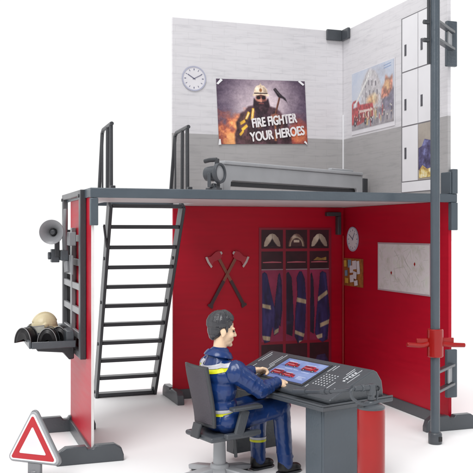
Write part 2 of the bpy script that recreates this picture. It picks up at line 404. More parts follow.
# ------------------------------------------------------------------ deck
dk = empty('upper_deck', (.68, 4.05, 1.255), 'grey edged upper floor deck spanning the red walls, with ladder hatch', 'deck')
x0, x1, y0, y1, z0 = 0, 2.06, .03, 1.37, .035
hx0, hx1, hy0 = .22, .775, .86
m = MB()
m.box(0.01, x1 - .01, .034, hy0, z0, .07).box(hx0 - .05, hx0, hy0 + .0005, y1, z0, .07).box(hx1, x1 - .01, hy0 + .0005, y1, z0, .07)
m.build('floor_plate', 'floorplate', dk)
MB().box(-.005, x1 + .005, 0, .033, .027, .075).build('front_beam', 'grey2', dk, .004)
MB().box(-.005, .009, .034, hy0 + .012, .03, .075).build('side_beam', 'grey2', dk, .003)
MB().box(x1 - .009, x1 + .005, .034, y1, .03, .075).build('side_beam', 'grey2', dk, .003)
MB().box(hx0 - .05, x1 + .005, y1 + .001, y1 + .012, .03, .075).build('rear_beam', 'grey2', dk, .003)
MB().box(hx0, hx1, hy0 - .012, hy0 - .001, .071, .079).box(hx0 - .012, hx0 - .001, hy0 - .012, y1, .071, .079).box(hx1 + .001, hx1 + .012, hy0 - .012, y1, .071, .079).build('hatch_trim', 'grey', dk, .002)
MB().box(-.004, .034, -.002, .031, -.108, .026).build('corner_bracket', 'grey2', dk, .004)
MB().box(2.024, 2.066, -.004, .031, -.13, .0265).box(2.03, 2.066, -.004, .031, .0755, .215).box(2.02, 2.029, 0.001, .10, .0755, .2).build('corner_bracket', 'grey2', dk, .004)

# ------------------------------------------------------------------ ladder
ld = empty('ladder', (1.18, 5.66, 0), 'steep grey ladder with eleven flat treads rising to the deck hatch', 'ladder')
TL, BL, TR, BR = (-.235, -.69, 1.285), (-.20, 0.0, .0), (.215, -.69, 1.285), (.20, 0.0, .0)
for a, b in ((BL, TL), (BR, TR)):
    a = Vector(a); b = Vector(b)
    MB().bar(a, b, .020, .095, (0, 1, .3)).build('rail', 'dark', ld, .003)
    for t in (.03, .30, .52, .74):
        p = a.lerp(b, t); MB().cyl(p + Vector((-.016, .0, 0)), p + Vector((.016, 0, 0)), .011, n=12).build('rivet', 'dark', ld)
for i in range(11):
    t = (.018 + i * .1255) / 1.285
    a = Vector(BL).lerp(Vector(TL), t); b = Vector(BR).lerp(Vector(TR), t)
    MB().box(a.x + .011, b.x - .011, a.y - .04, a.y + .035, a.z - .013, a.z + .010).build('tread', 'dark', ld, .003)
a = Vector(TL); MB().bar(a + Vector((-.035, .0, -.13)), a + Vector((.0, .10, -.26)), .012, .02).build('brace', 'dark', ld, .003)

def handrail(x, label):
    h = empty('safety_handrail', (x, 4.95, 1.33), label, 'handrail', group='handrails at the ladder hatch')
    MB().tube([(0, .43, 0), (0, .365, .22), (0, .31, .405), (0, .27, .425), (0, .01, .432), (0, -.008, .43)], .012, 10, False).build('top_bar', 'dark', h)
    for a_, b_, w_ in (((0, .14, .0), (0, .13, .425), .011), ((0, .015, .0), (0, .02, .425), .012), ((0, .30, 0), (0, .30, .40), .006)): MB().tube([a_, b_], w_, 8).build('post', 'dark', h)
    MB().box(-.018, .018, -.02, .45, .002, .02).box(-.015, .015, -.045, -.02, .002, .06).build('base', 'dark', h, .003)
    return h
handrail(.952, 'dark grey handrail standing on the deck at the outer left side of the hatch')
handrail(1.425, 'dark grey handrail on the deck beside the clock end of the brick wall')

# ------------------------------------------------------------------ sliding pole with brackets
pl = empty('sliding_pole', (2.452, 3.82, 0), 'tall round grey sliding pole standing in front of the right wall', 'pole')
MB().cyl((0, 0, .03), (0, 0, 3.1), .0245, n=32).build('shaft', 'grey2', pl)
MB().lathe([(0, 0), (.032, 0), (.036, .006), (.036, .052), (.031, .06), (.0246, .062)]).build('base_socket', 'grey', pl, .002)
MB().box(-.001, .018, -.0395, -.0365, .018, .042).build('socket_slot', 'black', pl)
MB().cyl((-.032, .012, 2.0), (-.032, .012, 3.1), .009, n=12).build('guide_rod', 'dark', pl)
for z in (2.125, 2.22): MB().cyl((-.064, .01, z), (-.032, .01, z), .012, n=14).build('knob', 'dark', pl, .002)
def pole_bracket(zs, z0, z1):
    MB().box(.215, .283, .215, .24, z0, z1).build('bracket_plate', 'grey2', pl, .005)
    for z in zs:
        MB().bar((.25, .215, z), (.015, .022, z), .035, .016).build('bracket_arm', 'grey', pl, .003)
    MB().bar((.243, .213, (zs[0] + zs[1]) / 2), (.185, .16, (zs[0] + zs[1]) / 2), .008, abs(zs[0] - zs[1]) - .02).build('bracket_web', 'lgrey', pl, .002)
pole_bracket((2.235, 2.14), 2.045, 2.30)
pole_bracket((.37, .265), .185, .455)

pg = empty('pole_grip', (2.452, 3.82, .457), 'bright red sleeve with two hand grips clamped on the grey pole', 'pole grip', rz=R(-8))
pg.scale = (1.052,) * 3
MB().lathe([(.0250, 0), (.036, 0), (.040, .004), (.040, .136), (.036, .14), (.0250, .14)], 36).build('sleeve', 'scarlet', pg, 0)
for sx in (-1, 1):
    MB().tube([(sx * .036, .0, .066), (sx * .075, -.006, .06), (sx * .155, -.012, .062 - .006 * sx)], (.014, .011), 12).box(*sorted((sx * .034, sx * .10)), -.004, .008, .066, .094).build('handle', 'scarlet', pg, .003)

# ------------------------------------------------------------------ prints and pictures on the walls
def flat(parent, name, pts, m, z0, t=.0016):
    return MB().prism(pts, z0, z0 + t).build(name, m, parent, smooth=0)
def rect(x0, y0, x1, y1): return [(x0, y0), (x1, y0), (x1, y1), (x0, y1)]

def clock(loc, rot, r, label, hands, face='paper', squash=1):
    c = empty('wall_clock', loc, label, 'clock', rot=rot)
    flat(c, 'dial', circ(0, 0, r * .95, 48), face, .001, .002)
    m = MB(); ringprism(m, 0, 0, r * .90, r, .001, .006); m.build('rim', mat('clock rim', (176, 178, 196), .4), c)
    for i in range(12):
        a = math.pi * i / 6; p = Vector((math.sin(a), math.cos(a), 0)); MB().bar(p * r * .66 + Vector((0, 0, .0036)), p * r * .80 + Vector((0, 0, .0036)), r * (.07 if i % 3 == 0 else .045), .001).build('hour_mark', 'ink', c, smooth=0)
    for ang, l, wd in hands:
        p = Vector((math.sin(R(ang)), math.cos(R(ang)), 0)); q = Vector((0, 0, .005))
        MB().bar(p * -r * .12 + q, p * r * l + q, r * wd, .0012).build('hand', 'ink', c, smooth=0)
    return c
M['ink'] = mat('dark ink', (104, 104, 130), .5)
clock((1.594, 5.3985, 2.144), BACK, .084, 'round white clock on the pale brick wall above the left handrail', [(-58, .62, .06), (62, .72, .045)])
clock((2.7085, 5.252, 1.065), SIDE, .086, 'round pale clock on the red side wall near the corner', [(35, .6, .06), (-60, .7, .045)])

# fire fighter poster (slightly curled paper held by tape)
po = empty('poster', (1.75, 5.397, 1.715), 'poster of a bearded fire fighter with white slogan lettering', 'poster', rot=BACK)
W, Hh = .665, .45
zz = .0038
flat(po, 'sheet', [(0.02, -.005), (W + .01, .02), (W - .012, Hh + .008), (-.002, Hh - .012)], 'paper', .001, .0015)
P = Paint(W, Hh, .0022, 5)
n1 = P.noise(.16, .12, 6); n2 = P.noise(.05, .05, 5)
P.lay(np.ones_like(P.X), (72, 62, 80)); P.lay(n1 * 1.2 - .2, (112, 104, 124), .8)
d = np.hypot((P.X - .33) / .29, (P.Y - .27) / .24) + (n1 - .5) * .8
P.lay(np.clip(1.15 - d, 0, 1), (206, 200, 208), .92)
P.lay(np.clip(n2 - .55, 0, 1) * 3 * np.clip(d - .3, 0, 1), (60, 50, 66), .5)
P.lay(np.clip(.20 - P.Y + (n1 - .5) * .3, 0, .16) / .16, (128, 62, 66), .8)
f = np.clip(1.2 - np.hypot((P.X - .12) / .21, (P.Y - .05) / .15) + (n2 - .5) * 1.6, 0, 1); P.lay(f, (222, 112, 62), .85); P.lay(np.clip(f - .5, 0, 1) * 1.8, (246, 196, 128), .9)
f = np.clip(1.1 - np.hypot((P.X - .60) / .13, (P.Y - .05) / .12) + (n2 - .5) * 1.4, 0, 1); P.lay(f, (206, 96, 62), .75); P.lay(np.clip(f - .6, 0, 1) * 1.6, (240, 180, 120), .7)
cn = P.noise(.03, .05, 4)
P.poly([(.12, -.02), (.118, .07), (.135, .11), (.13, .15), (.155, .185), (.165, .215), (.20, .232), (.225, .262), (.262, .27), (.28, .285), (.37, .285), (.39, .265), (.43, .255), (.465, .232), (.485, .20), (.515, .175), (.52, .13), (.54, .09), (.545, -.02)], (66, 48, 56), .007, .95, .75, cn)
for q, c in (([(.15, .05), (.16, .17), (.20, .21), (.23, .15), (.20, .06)], (94, 68, 68)), ([(.27, .07), (.28, .22), (.33, .24), (.38, .22), (.36, .08)], (48, 34, 44)), ([(.42, .20), (.47, .21), (.50, .15), (.47, .10), (.43, .13)], (104, 74, 70)), ([(.16, .03), (.30, .09), (.46, .09), (.50, .03)], (84, 58, 60))): P.poly(q, c, .009, .7, .5, cn)
for x in (.21, .255, .30, .36, .41): P.line((x, .06 + .02 * math.sin(x * 90)), (x + .03, .22), .005, (36, 26, 36), .6)
for q in ([(.198, .175), (.222, .228), (.240, .22), (.214, .168)], [(.158, .152), (.196, .172), (.203, .152), (.165, .132)], [(.240, .17), (.255, .252), (.273, .25), (.260, .168)], [(.168, .108), (.208, .14), (.218, .122), (.178, .088)], [(.15, .07), (.18, .1), (.188, .085), (.16, .055)]): P.poly(q, (206, 172, 66), .0025, .92, .35, cn)
for q in ([(.206, .178), (.226, .22), (.231, .218), (.211, .176)], [(.248, .18), (.262, .245), (.266, .245), (.253, .18)]): P.poly(q, (226, 222, 206), .001, .8)
P.ell(.325, .305, .042, .056, (150, 104, 92), .35, 1, .25); P.ell(.31, .30, .018, .03, (188, 138, 120), .9, .7); P.ell(.347, .30, .014, .03, (92, 60, 60), .9, .6)
P.poly([(.272, .325), (.288, .302), (.325, .292), (.362, .302), (.378, .325), (.388, .27), (.367, .222), (.325, .20), (.283, .220), (.264, .27)], (46, 32, 42), .005, .97, .5, cn)
P.line((.308, .284), (.342, .284), .006, (140, 82, 76), .8); P.ell(.325, .25, .04, .02, (74, 54, 62), .9, .7, .6)
P.ell(.306, .325, .016, .011, (34, 24, 32), .5); P.ell(.345, .325, .016, .011, (34, 24, 32), .5); P.line((.29, .338), (.36, .338), .006, (54, 36, 40)); P.ell(.325, .308, .006, .013, (190, 140, 122), .6)
P.poly([(.262, .345), (.272, .352), (.277, .385), (.30, .41), (.318, .414), (.325, .43), (.332, .414), (.35, .41), (.372, .385), (.378, .352), (.388, .345), (.38, .334), (.325, .348), (.27, .334)], (206, 196, 176), .003, 1, .12)
P.poly([(.345, .36), (.374, .36), (.368, .386), (.348, .405), (.340, .39)], (150, 138, 126), .005, .7); P.ell(.30, .388, .014, .016, (236, 230, 214), .9, .9); P.line((.325, .352), (.325, .425), .004, (160, 148, 132), .8)
P.line((.278, .356), (.372, .356), .007, (52, 40, 44)); P.ell(.325, .378, .010, .013, (140, 100, 66), .4)
P.line((.412, .158), (.471, .348), .013, (92, 60, 54)); P.line((.409, .16), (.467, .348), .003, (150, 110, 90), .7)
P.poly([(.420, .385), (.436, .398), (.475, .352), (.51, .325), (.537, .262), (.518, .30), (.49, .322), (.455, .332)], (44, 38, 46), .002); P.line((.43, .388), (.47, .343), .003, (120, 112, 120), .7)
P.ell(.425, .190, .034, .024, (150, 106, 90), .4, 1, .3)
for k in range(4): P.line((.40 + k * .014, .175), (.405 + k * .014, .207), .003, (86, 56, 52), .8)
P.ell(.30, .13, .03, .02, (150, 116, 92), .5, .6)
P.poly([(.413, .02), (.43, .02), (.43, .15), (.418, .15)], (190, 130, 84), .003, .6)
P.lay(np.clip(np.hypot((P.X - .33) / .42, (P.Y - .24) / .30) - .75, 0, 1) * 1.6, (50, 40, 54), .6)
gr = P.noise(.012, .012, 3); st = P.noise(.05, .010, 4)
P.C = (P.C - 104) * 1.22 + 112 + (gr[..., None] - .5) * 34 + (P.rg.rand(*P.X.shape)[..., None] - .5) * 16 + (st[..., None] - .5) * 16
P.C = P.C * np.array([1.04, .99, .97])
def pwarp(x, y):
    t, v = x / W, y / Hh
    a = (.020 + (W + .01 - .020) * t, -.005 + .025 * t); b = (-.002 + (W - .010) * t, Hh - .012 + .020 * t)
    return (a[0] + (b[0] - a[0]) * v, a[1] + (b[1] - a[1]) * v)
P.build('printed_picture', po, .0032, warp=pwarp)
M['lettering'] = ramp_mat('scuffed white lettering', [(.33, (176, 166, 172)), (.42, (236, 232, 232)), (.8, (244, 242, 242))], 60, 4, .5)
rot = Matrix.Rotation(R(9), 4, 'Z')
def slogan(txt, x, y, size, xs):
    """chunky slogan: the word is thickened by a few copies joined in one mesh, each a hair prouder"""
    parts = [text_mesh(txt, size, 'lettering', 'lettering', po, Matrix.Translation((x + dx, y + dy, zz + .0062 + .00012 * k)) @ rot, .0006, 0, xs) for k, (dx, dy) in enumerate(((0, 0), (.0028, 0), (-.0028, 0), (0, .0026), (0, -.0026), (.0022, .0022), (-.0022, -.0022)))]
    bm = bmesh.new()
    for p in parts: bm.from_mesh(p.data)
    bm.to_mesh(parts[0].data); bm.free()
    for p in parts[1:]: bpy.data.objects.remove(p)
slogan('FIRE FIGHTER', .425, .142, .088, .64)
slogan('YOUR HEROES', .450, .052, .088, .70)
for q in ([(.0, .405), (.012, .398), (.045, .43), (.03, .44)], [(.60, .452), (.612, .46), (.648, .435), (.638, .425)], [(.015, -.01), (.035, -.008), (.03, .03), (.02, .03)], [(.645, .03), (.672, .012), (.668, .028), (.655, .04)]):
    flat(po, 'tape', q, 'white', .0062, .001)

# fire scene picture on the side wall
fp = empty('picture', (2.704, 5.252, 1.82), 'framed print of a fire engine at a burning building, beside white lockers', 'picture', rot=SIDE)
bgp = ramp_mat('hazy sky print', [(.35, (176, 188, 214)), (.5, (214, 214, 218)), (.66, (190, 182, 180))], 5, 8, .45)
flat(fp, 'mount', rect(-.008, -.03, .583, .402), 'paper', .001, .0018)
flat(fp, 'sheet', rect(0, 0, .575, .395), bgp, .003, .001)
P = Paint(.575, .395, .0022, 9)
n1 = P.noise(.12, .12, 6); n2 = P.noise(.03, .03, 4); n3 = P.noise(.012, .02, 3)
P.lay(np.ones_like(P.X), (206, 210, 220)); P.lay(n1 * 1.6 - .5, (160, 180, 216), .8); P.lay(np.clip(n2 - .3, 0, 1) * np.clip(1.2 - np.hypot((P.X - .36) / .2, (P.Y - .27) / .16), 0, 1) * 1.6, (140, 132, 140), .85)
P.poly([(.13, .10), (.14, .29), (.20, .36), (.26, .39), (.34, .36), (.40, .28), (.42, .10)], (188, 180, 182), .008, .85, .3, n3)
for x, y in ((.19, .27), (.235, .28), (.28, .27), (.33, .26), (.20, .20), (.25, .21), (.30, .20), (.35, .20)): P.poly(rect(x, y, x + .016, y + .035), (96, 88, 98), .003, .8)
P.line((.205, .12), (.20, .33), .006, (110, 104, 114), .7)
P.poly([(-.01, -.01), (.59, -.01), (.59, .09), (.30, .12), (-.01, .09)], (142, 134, 140), .006, .95, .25, n2)
P.poly([(.38, .08), (.42, .15), (.50, .20), (.59, .22), (.59, .08)], (104, 94, 116), .008, .85, .5, n2)
P.poly([(.41, .16), (.42, .23), (.46, .26), (.47, .31), (.52, .28), (.56, .30), (.56, .21), (.50, .17)], (196, 104, 74), .008, .9, .7, n3); P.ell(.49, .24, .035, .035, (240, 186, 116), .9, .8, .4); P.ell(.47, .21, .02, .02, (110, 50, 50), .9, .6)
P.ell(.29, .175, .07, .035, (222, 160, 96), .9, .9, .5); P.ell(.32, .19, .02, .025, (250, 226, 170), .9, .8)
P.poly([(-.01, .04), (.0, .18), (.02, .20), (.09, .205), (.12, .165), (.30, .155), (.32, .07), (.24, .05), (.1, .03)], (178, 40, 44), .004, .97, .5, n3)
P.poly([(.02, .15), (.08, .155), (.08, .19), (.025, .185)], (190, 200, 216), .003, .8); P.poly([(.11, .11), (.30, .105), (.30, .12), (.11, .128)], (230, 218, 206), .003, .8)
for k in range(5): P.poly(rect(.13 + k * .033, .072, .15 + k * .033, .10), (226, 208, 200) if k % 2 else (104, 24, 34), .002, .8)
for x in (.05, .20, .28): P.ell(x, .045, .019, .022, (40, 36, 44), .4); P.ell(x, .045, .008, .009, (190, 186, 190), .5)
P.line((.05, .17), (.25, .345), .022, (228, 226, 222)); P.line((.06, .168), (.25, .335), .004, (160, 156, 160), .8); P.ell(.262, .352, .026, .020, (214, 212, 212), .4, 1, .3)
for k in range(9): P.line((.07 + k * .02, .178 + k * .0175), (.062 + k * .02, .196 + k * .0175), .003, (150, 146, 152), .7)
P.rg = np.random.RandomState(4)
for i in range(38):
    x, y = P.rg.uniform(.01, .56), P.rg.uniform(.0, .085); hh = P.rg.uniform(.03, .055); c = [(40, 38, 52), (176, 48, 54), (214, 206, 202), (90, 92, 120), (206, 170, 90), (60, 54, 66)][P.rg.randint(6)]
    P.poly(rect(x, y, x + .009, y + hh), c, .0022, .9, .3); P.ell(x + .0045, y + hh + .004, .005, .006, (206, 170, 150) if i % 2 else (222, 214, 190), .5)
for i in range(26): x, y = P.rg.uniform(.3, .57), P.rg.uniform(.07, .2); P.line((x, y), (x + P.rg.uniform(-.02, .02), y + P.rg.uniform(.0, .03)), .004, [(60, 52, 70), (200, 190, 190), (190, 110, 80)][P.rg.randint(3)], .7)
for yy in (.372, .355): P.line((.45, yy), (.54, yy + .004), .005, (84, 120, 186), .85)
P.C = (P.C * .84 + 222 * .16) + (P.rg.rand(*P.X.shape)[..., None] - .5) * 14; P.C = P.C * .8 + P.C.mean(-1, keepdims=True) * .2
P.build('printed_picture', fp, .0052)

# white lockers printed on the upper side wall
lk = empty('locker_bank', (2.7045, 4.578, 1.358), 'printed bank of white lockers on the upper side wall, one open holding a blue bag', 'lockers', rot=SIDE)
LW = .185
M['gunmetal'] = mat('locker handle print', (78, 78, 84), .5, vary=.3, vscale=60)
lm = mat('locker print white', (228, 227, 230), .42, vary=.02); gap = mat('locker gap print', (120, 118, 122), .5)
flat(lk, 'carcass', rect(-.012, 0, LW * 2 + .02, 1.085), gap, .0008, .0014)
flat(lk, 'plinth', rect(-.004, .004, LW * 2 + .012, .064), lm, .0024, .0012)
rows = [(.07, .405), (.413, .742), (.75, 1.078)]
for r_, (a, b) in enumerate(rows):
    for c_ in range(2):
        xa = c_ * LW + .002; xb = (c_ + 1) * LW - .004
        if r_ == 0 and c_ == 1:
            flat(lk, 'open_bay', rect(xa, a, xb, b), ramp_mat('open bay print', [(.3, (150, 140, 132)), (.7, (178, 170, 160))], 6, 4), .0024, .001)
            flat(lk, 'blue_bag', [(xa + .004, a + .06), (xa + .004, a + .19), (xa + .04, a + .20), (xa + .07, a + .24), (xa + .12, a + .23), (xb, a + .22), (xb, a + .06)], ramp_mat('bag print', [(.35, (54, 48, 76)), (.52, (88, 84, 124)), (.66, (136, 140, 190))], 14, 4), .0036, .0008)
            flat(lk, 'yellow_cloth', [(xa + .01, a + .01), (xa + .015, a + .06), (xa + .05, a + .085), (xa + .1, a + .06), (xb, a + .07), (xb, a + .012)], ramp_mat('yellow cloth print', [(.35, (160, 124, 76)), (.5, (214, 190, 110)), (.65, (232, 224, 196))], 26, 4), .0048, .0008)
            continue
        d = flat(lk, 'door', rect(xa, a, xb, b), lm, .0024, .0014)
        MB().prism(rect(xa + .028, (a + b) / 2 - .05 + (-.02 if r_ else .02), xa + .050, (a + b) / 2 + .02 + (-.02 if r_ else .02)), .0042, .0054).build('handle', 'gunmetal', d, smooth=0)

# lockers printed on the red rear wall
rl = empty('locker_bank', (2.07, 5.398, 0.055), 'printed red open lockers with navy fire coats and helmets on the rear wall', 'lockers', rot=BACK)
fr = mat('locker frame print', (136, 16, 44), .4); bayd = ramp_mat('dark bay print', [(.3, (30, 8, 16)), (.7, (62, 16, 34))], 7, 4, .45)
bayp = ramp_mat('magenta bay print', [(.3, (116, 26, 60)), (.7, (160, 50, 92))], 4, 4, .45)
navy = ramp_mat('navy coat print', [(.3, (24, 20, 52)), (.5, (40, 36, 88)), (.75, (66, 62, 126))], 16, 5, .5, vec_scale=(2, 1, 1))
tape = mat('coat tape print', (186, 172, 138), .5, vary=.15, vscale=40); hel = mat('helmet print', (196, 184, 166), .5, vary=.12, vscale=40)
flat(rl, 'carcass', rect(-.01, .02, .54, 1.09), fr, .0006, .0012)
bays = [(.008, .168), (.190, .352), (.372, .520)]
for i, (a, b) in enumerate(bays):
    flat(rl, 'helmet_bay', rect(a, .945, b, 1.075), bayd, .002, .0008)
    flat(rl, 'shelf_bay', rect(a, .80, b, .925), bayd, .002, .0008)
    flat(rl, 'coat_bay', rect(a, .30, b, .795), bayp, .002, .0008)
    flat(rl, 'shoe_bay', rect(a, .04, b, .28), bayd, .002, .0008)
    cx = (a + b) / 2
    hp = [(cx - .062, .957), (cx - .06, .985), (cx - .045, 1.02), (cx - .018, 1.045), (cx, 1.05), (cx + .018, 1.045), (cx + .045, 1.02), (cx + .06, .985), (cx + .062, .957), (cx + .03, .962), (cx, .958), (cx - .03, .962)]
    P = Paint(.14, .11, .0022, 30 + i); ox, oy = cx - .07, .95; hq = [(x - ox, y - oy) for x, y in hp]
    P.lay(np.ones_like(P.X), (190, 178, 158) if i != 1 else (116, 84, 74)); P.lay(np.clip((P.X - .05) / .09, 0, 1), (110, 96, 88), .6); P.ell(.055, .07, .02, .02, (228, 220, 200), .9, .8)
    P.line((.07, .03), (.07, .10), .004, (120, 108, 96), .7)
    if i != 1: P.poly([(.028, .008), (.055, .04), (.07, .066), (.085, .04), (.112, .008)], (34, 20, 28), .003)
    else:
        for rr, c in ((.052, (190, 176, 150)), (.044, (70, 44, 46))): P.ell(.07, .012, rr, rr * 1.25, c, .12)
        P.poly(rect(.048, .036, .092, .054), (206, 196, 176), .002)
    P.build('helmet', rl, .0034, Matrix.Translation((ox, oy, 0)), clip=hq)
    flat(rl, 'shelf_bar', [(a + .01, .852), (cx, .856), (b - .012, .852), (b - .012, .846), (a + .01, .846)], mat('shelf print', (186, 96, 110), .5), .003, .0008)  # pale red bar printed across the shelf bay
    flat(rl, 'hanging_rod', rect(a, .796, b, .803), mat('rod print', (150, 130, 140), .5), .0042, .0008)
flat(rl, 'gloves', [(.40, .862), (.43, .885), (.46, .875), (.50, .885), (.50, .862)], mat('glove print', (150, 120, 60), .5, vary=.3, vscale=50), .003, .0008)
cc = [[(.012, .34), (.012, .77), (.03, .785), (.05, .77), (.075, .66), (.10, .56), (.12, .48), (.14, .42), (.135, .36), (.10, .34), (.09, .40), (.07, .30), (.03, .29)],
      [(.255, .33), (.26, .50), (.275, .62), (.27, .74), (.29, .785), (.31, .785), (.335, .73), (.345, .58), (.34, .45), (.335, .36), (.32, .30), (.28, .28)],
      [(.41, .35), (.425, .52), (.44, .66), (.45, .77), (.47, .785), (.50, .77), (.515, .62), (.53, .47), (.52, .42), (.51, .30), (.47, .28), (.43, .31)]]
tapes = [[(.014, .565), (.076, .552), (.078, .522), (.014, .538)], [(.014, .345), (.075, .335), (.072, .305), (.014, .315)], [(.10, .345), (.135, .365), (.137, .395), (.105, .378)],
         [(.268, .605), (.344, .585), (.344, .555), (.268, .572)], [(.258, .375), (.335, .345), (.335, .318), (.257, .348)], [(.29, .28), (.33, .285), (.33, .30), (.29, .298)],
         [(.432, .60), (.505, .65), (.512, .622), (.435, .57)], [(.45, .415), (.53, .445), (.532, .415), (.452, .385)], [(.415, .33), (.47, .345), (.47, .315), (.418, .30)]]
def coat_print(q, z, seed, base, light, tp):
    x0 = min(p[0] for p in q) - .004; y0 = min(p[1] for p in q) - .004; x1 = max(p[0] for p in q) + .004; y1 = max(p[1] for p in q) + .004
    P = Paint(x1 - x0, y1 - y0, .0024, seed); loc = lambda pts: [(x - x0, y - y0) for x, y in pts]
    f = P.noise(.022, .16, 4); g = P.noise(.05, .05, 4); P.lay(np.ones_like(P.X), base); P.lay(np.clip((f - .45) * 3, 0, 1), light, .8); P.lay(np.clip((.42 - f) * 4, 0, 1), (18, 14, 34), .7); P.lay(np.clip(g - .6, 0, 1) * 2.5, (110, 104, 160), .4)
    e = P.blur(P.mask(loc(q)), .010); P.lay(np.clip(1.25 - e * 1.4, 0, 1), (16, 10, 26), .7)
    for t in tp: P.poly(loc(t), (188, 176, 140), .0015, .95, .3, f)
    P.build('fire_coat', rl, z, Matrix.Translation((x0, y0, 0)), clip=loc(q), rough=.5)
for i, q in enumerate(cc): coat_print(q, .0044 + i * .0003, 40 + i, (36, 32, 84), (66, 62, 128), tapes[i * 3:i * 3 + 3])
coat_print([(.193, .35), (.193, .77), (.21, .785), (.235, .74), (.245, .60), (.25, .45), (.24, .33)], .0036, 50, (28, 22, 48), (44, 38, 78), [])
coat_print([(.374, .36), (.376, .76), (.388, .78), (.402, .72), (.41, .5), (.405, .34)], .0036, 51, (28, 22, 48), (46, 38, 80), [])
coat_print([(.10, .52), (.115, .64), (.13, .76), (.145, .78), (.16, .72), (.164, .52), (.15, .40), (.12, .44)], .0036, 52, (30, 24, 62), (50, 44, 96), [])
shoe = mat('boot print', (44, 40, 84), .5)
for x in (.03, .20, .40):
    flat(rl, 'boot', [(x, .05), (x, .13), (x + .03, .19), (x + .09, .20), (x + .12, .14), (x + .12, .05)], ramp_mat('boots print', [(.3, (20, 14, 30)), (.7, (60, 50, 100))], 15, 4), .003, .0008)

# crossed axes
def axe(cx, cy, ang, mir, label, dz):
    a = empty('fire_axe', (cx, 5.397 - dz, cy), label, 'axe', rot=BACK, group='crossed axes on the rear wall'); a.scale = (.84, .90, 1)
    Rm = Matrix.Rotation(R(ang), 4, 'Z')
    def P(pts): return [tuple((Rm @ Vector((x * mir, y, 0)))[:2]) for x, y in pts]
    flat(a, 'handle', P([(-.011, -.06), (-.012, .17), (.012, .17), (.011, -.06)]), mat('axe wood print', (128, 70, 52), .45, vary=.15, vscale=30), .002, .004)
    flat(a, 'grip', P([(-.013, -.265), (-.024, -.275), (-.022, -.29), (.024, -.29), (.022, -.27), (.013, -.26), (.013, -.061), (-.013, -.061)]), mat('axe grip print', (62, 34, 40), .5), .002, .005)
    flat(a, 'head', P([(-.03, .135), (-.03, .185), (.0, .195), (.05, .185), (.078, .195), (.082, .165), (.08, .125), (.05, .14), (.0, .13)]), mat('axe head red', (172, 18, 44), .4), .0065, .003)
    flat(a, 'blade', P([(.079, .2), (.095, .205), (.10, .16), (.094, .11), (.078, .115), (.083, .16)]), mat('axe edge print', (196, 182, 178), .4), .0065, .003)
    flat(a, 'head_tip', P([(-.031, .15), (-.045, .155), (-.045, .172), (-.031, .178)]), mat('axe tip print', (190, 180, 178), .4), .0065, .003)
axe(1.828, .83, 31, -1, 'printed fire axe with its blade at upper left, crossing the other axe', .0)
axe(1.828, .83, -31, 1, 'printed fire axe with its blade at upper right, crossing the other axe', .0045)

# notice board and map board on the side wall
nb = empty('notice_board', (2.7085, 5.385, .735), 'cork notice board covered in pinned papers on the red side wall', 'notice board', rot=SIDE)
flat(nb, 'board', rect(0, 0, .285, .195), ramp_mat('cork print', [(.3, (120, 60, 30)), (.7, (190, 130, 60))], 14, 4), .001, .0016)
random.seed(5)
for i, (x, y, w_, h_, cname) in enumerate([(.06, .13, .05, .055, 'b'), (.09, .095, .05, .05, 'w'), (.13, .12, .06, .06, 'w'), (.20, .09, .04, .09, 'w'), (.02, .07, .04, .04, 'b'), (.10, .03, .055, .05, 'w'), (.15, .055, .05, .05, 'w'), (.03, .02, .05, .035, 'y'), (.17, .01, .05, .035, 'w'), (.015, .135, .04, .045, 'y')]):
    t = R(random.uniform(-9, 9)); q = [((px - w_ / 2) * math.cos(t) - (py - h_ / 2) * math.sin(t) + x + w_ / 2, (px - w_ / 2) * math.sin(t) + (py - h_ / 2) * math.cos(t) + y + h_ / 2) for px, py in rect(0, 0, w_, h_)]
    flat(nb, 'pinned_paper', q, {'w': 'paper', 'b': mat('blue note', (120, 150, 176), .5), 'y': mat('yellow note', (206, 170, 70), .5)}[cname], .003 + i * .0009, .0008)
mpb = empty('map_board', (2.7085, 4.887, .745), 'white town map board with two red markers on the red side wall', 'map', rot=SIDE)
flat(mpb, 'frame', rect(-.01, -.01, .622, .302), mat('map frame', (178, 160, 166), .4), .001, .0016)
flat(mpb, 'sheet', rect(0, 0, .612, .292), ramp_mat('map print', [(.35, (196, 196, 188)), (.5, (216, 212, 214)), (.65, (206, 210, 200))], 9, 6), .0028, .001)
m = MB(); random.seed(9)
for i in range(46):
    x = random.uniform(.02, .58); y = random.uniform(.02, .27); a = random.choice((0.2, 1.75, .9, 2.4)) + random.uniform(-.15, .15); l = random.uniform(.03, .10)
    p = Vector((x, y, .0042)); q = p + Vector((math.cos(a) * l, math.sin(a) * l, 0)); q.x = min(max(q.x, .01), .60); q.y = min(max(q.y, .01), .28)
    if (q - p).length > .01: m.bar(p, q, .0022, .0004)
m.build('street_lines', mat('map line', (190, 191, 184), .5), mpb, smooth=0)
for x, y in ((.17, .11), (.45, .175)):
    flat(mpb, 'marker', [(x, y - .014), (x + .009, y), (x, y + .012), (x - .009, y)], 'scarlet', .0048, .0008)

